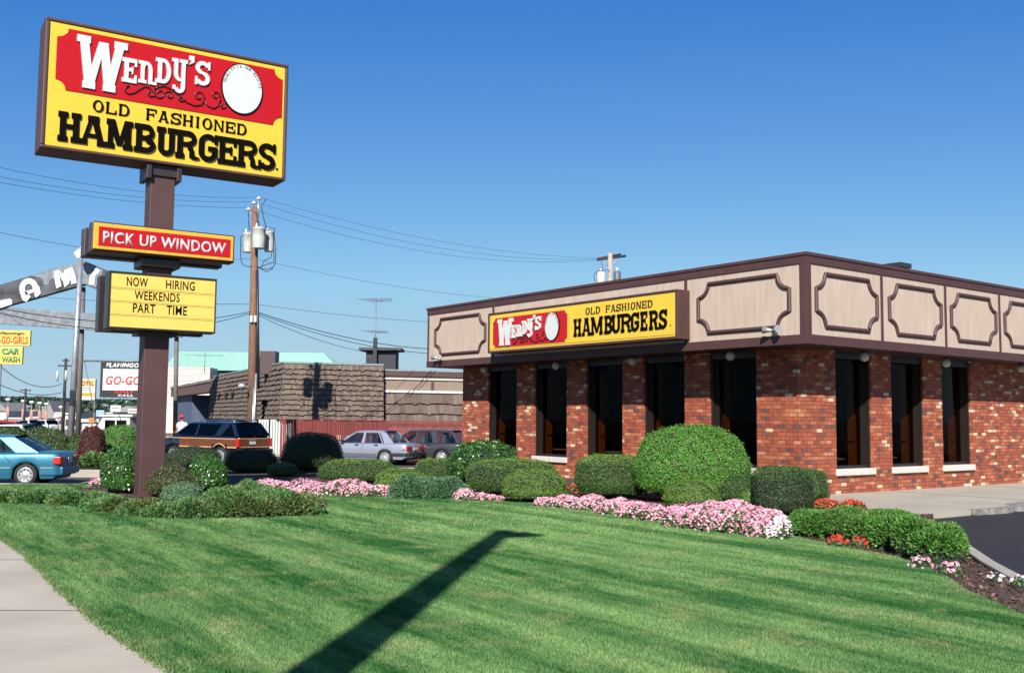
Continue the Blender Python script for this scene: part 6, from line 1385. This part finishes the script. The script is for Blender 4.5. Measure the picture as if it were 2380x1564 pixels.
# low far buildings
def far_bld(label, x0, x1, y0, y1, Y, m, dep=8, roof=None, win=0):
    A = AT(x0, y1, Y); B = AT(x1, y0, Y); t = thing('far_building', ((A.x+B.x)/2, Y, -.2), label, 'building'); w = (B.x-A.x)/2; H = B.z+.2
    q = MB(); q.box(-w, w, 0, dep, 0, H); q.build('wall', m, t)
    if roof: q = MB(); q.prism([(-w-.3, H), (w+.3, H), (0, H+roof)], -.3, dep+.3, 'y'); q.build('roof', mat('far_roof', (.3, .28, .27), .9), t)
    else: q = MB(); q.box(-w-.2, w+.2, -.2, dep+.2, H, H+.25); q.build('roof', mat('pale_roof_edge', (.6, .58, .55), .9), t)
    for k in range(win): u = -w+(k+.5)*2*w/win; q = MB(); q.box(u-.28*w*2/win, u+.28*w*2/win, -.06, -.001, H*.25, H*.68); q.build('window', mat('far_window', (.05, .055, .07), .3), t)
FW = mat('far_white_wall', (.60, .58, .55), .9); FT = mat('far_tan_wall', (.44, .31, .22), .9); FB = mat('far_beige_wall', (.55, .45, .36), .9)
far_bld('long tan flat building along the horizon at the left', 8, 70, 974, 988, 170, FT, win=7); far_bld('white shed at the far left edge', -20, 16, 955, 978, 175, FW, roof=1.5)
far_bld('pale store under the hill between the thin poles', 70, 96, 972, 985, 160, FW, win=4); far_bld('tan store with a white gable roof', 96, 128, 972, 986, 150, FT, roof=2.6, win=3); far_bld('white flat store left of the lamp post', 128, 150, 970, 990, 140, FW, win=3)
far_bld('white store behind the lamp post', 150, 184, 964, 992, 130, FW, win=3); far_bld('beige store between the sign post and the burgundy shrub', 188, 212, 968, 984, 150, FB, win=3); far_bld('low white wall building by the burgundy shrub', 190, 226, 981, 1000, 80, FW, dep=4, win=0)
far_bld('beige building below the white board sign', 230, 262, 962, 975, 170, FB, win=3); far_bld('dark roofed building below the marquee', 262, 330, 958, 975, 160, mat('far_dark_roof', (.12, .12, .13), .9), roof=1.0)
# hillside -----------------------------------------------------------
hx = np.linspace(-1200, 900, 90); hy = np.linspace(380, 1500, 26)
def hz(x, y):
    r = max(0, min(1, (y-380)/560)); return 9.5*(r*r*(3-2*r))*(1+.10*math.sin(x*.011)+.07*math.sin(x*.027+1))-.3
q = MB(); vs = [(x, y, hz(x, y)) for y in hy for x in hx]; nx = len(hx)
q.add(vs, [(j*nx+i, j*nx+i+1, (j+1)*nx+i+1, (j+1)*nx+i) for j in range(len(hy)-1) for i in range(nx-1)], 0, True)
tag(q.build('hills', mat('hillside_ground', (.04, .07, .035), .95)), kind='structure')
n = 5200; Y = RNG.uniform(390, 980, n); X = RNG.uniform(-.56, -.30, n)*Y
HL = ((62, 946), (27, 952), (124, 950), (133, 960), (170, 941), (206, 944), (244, 943), (262, 951), (303, 935), (110, 947), (90, 955)); fx = 1190+X/Y*2352; fy = 964-(np.array([hz(a, c) for a, c in zip(X, Y)])+.5)/Y*2352
keep = ~((Y < 625) & np.any([(np.abs(fx-a) < 15) & (np.abs(fy-c-4) < 17) for a, c in HL], axis=0)); X, Y = X[keep], Y[keep]; Z = np.array([hz(a, c) for a, c in zip(X, Y)]); S = RNG.uniform(2.6, 5.0, len(X))*(.6+.4*np.sin(X*.05)**2+.2)
k = 26; D = RNG.normal(0, 1, (len(X), k, 3)); D /= np.linalg.norm(D, axis=2, keepdims=True); D[:, :, 2] = np.abs(D[:, :, 2])*1.1-.15
Pp = np.stack([X, Y, Z+1.5], 1)[:, None, :]+D*S[:, None, None]*np.array([1, 1, .95]); Pp = Pp.reshape(-1, 3); Dn = D.reshape(-1, 3)
V = scatter(Pp, Dn, 2.2, .5, .8)
tag(npmesh('forest', V, 4, [leafmat('distant_foliage', [(.022, .05, .030), (.035, .075, .040), (.055, .095, .045)], trans=.05)]), 'dark green wooded hillside on the horizon behind the signs', 'forest', kind='stuff')
for i, (x, y, w_, h_, l) in enumerate(((62, 946, 10, 5, 'white house on the hillside left of the second lot lamp'), (27, 952, 6, 4, 'small white house on the hill near the left edge'), (124, 950, 8, 4, 'pale house on the hillside under the row of lamps'), (133, 960, 6, 3, 'low white house near the foot of the hill'), (170, 941, 9, 3, 'long white house high on the hill by the lamp post'), (206, 944, 9, 3, 'white house on the hill right of the motel sign'), (244, 943, 10, 4, 'pale house on the hill below the marquee'), (262, 951, 7, 3, 'small house beside the white board sign'), (303, 935, 6, 6, 'pale narrow house on the ridge beside the pylon'), (110, 947, 5, 3, 'tiny white house between two lot lamps'), (90, 955, 9, 4, 'white gabled house low on the left hillside'))):
    Yh = 620; A = AT(x-w_/2, y+h_/2, Yh); B = AT(x+w_/2, y-h_/2, Yh); t = thing('hill_house', ((A.x+B.x)/2, Yh-6, A.z-1.5), l, 'house', .2*((i % 3)-1), 'houses on the wooded hill'); w = (B.x-A.x)/2; H = B.z-A.z+1.5
    q = MB(); q.box(-w, w, 0, 6, -3, H*.75); q.build('wall', FW if i % 3 else FB, t); q = MB(); q.prism([(-w*1.1, H*.75), (w*1.1, H*.75), (0, H*1.15)], -.4, 6.4, 'y'); q.build('roof', mat('far_house_roof', (.30, .28, .28) if i % 2 else (.5, .48, .46), .9), t)
    q = MB(); q.box(-w*.5, -w*.2, -.1, -.01, H*.2, H*.55); q.build('window', mat('far_window', (.05, .05, .06), .3), t); q = MB(); q.box(w*.2, w*.5, -.1, -.01, H*.2, H*.55); q.build('window', mat('far_window', (.05, .05, .06), .3), t)
# scrub and green verge beyond the lane
px_shrub('hedge', 'dark green scrub between the lamp post and the burgundy shrub', 150, 196, 1012, 1062, G_HEDGE, 4000, .09, .6, p=2.6, cat='hedge', fuzz=.1)
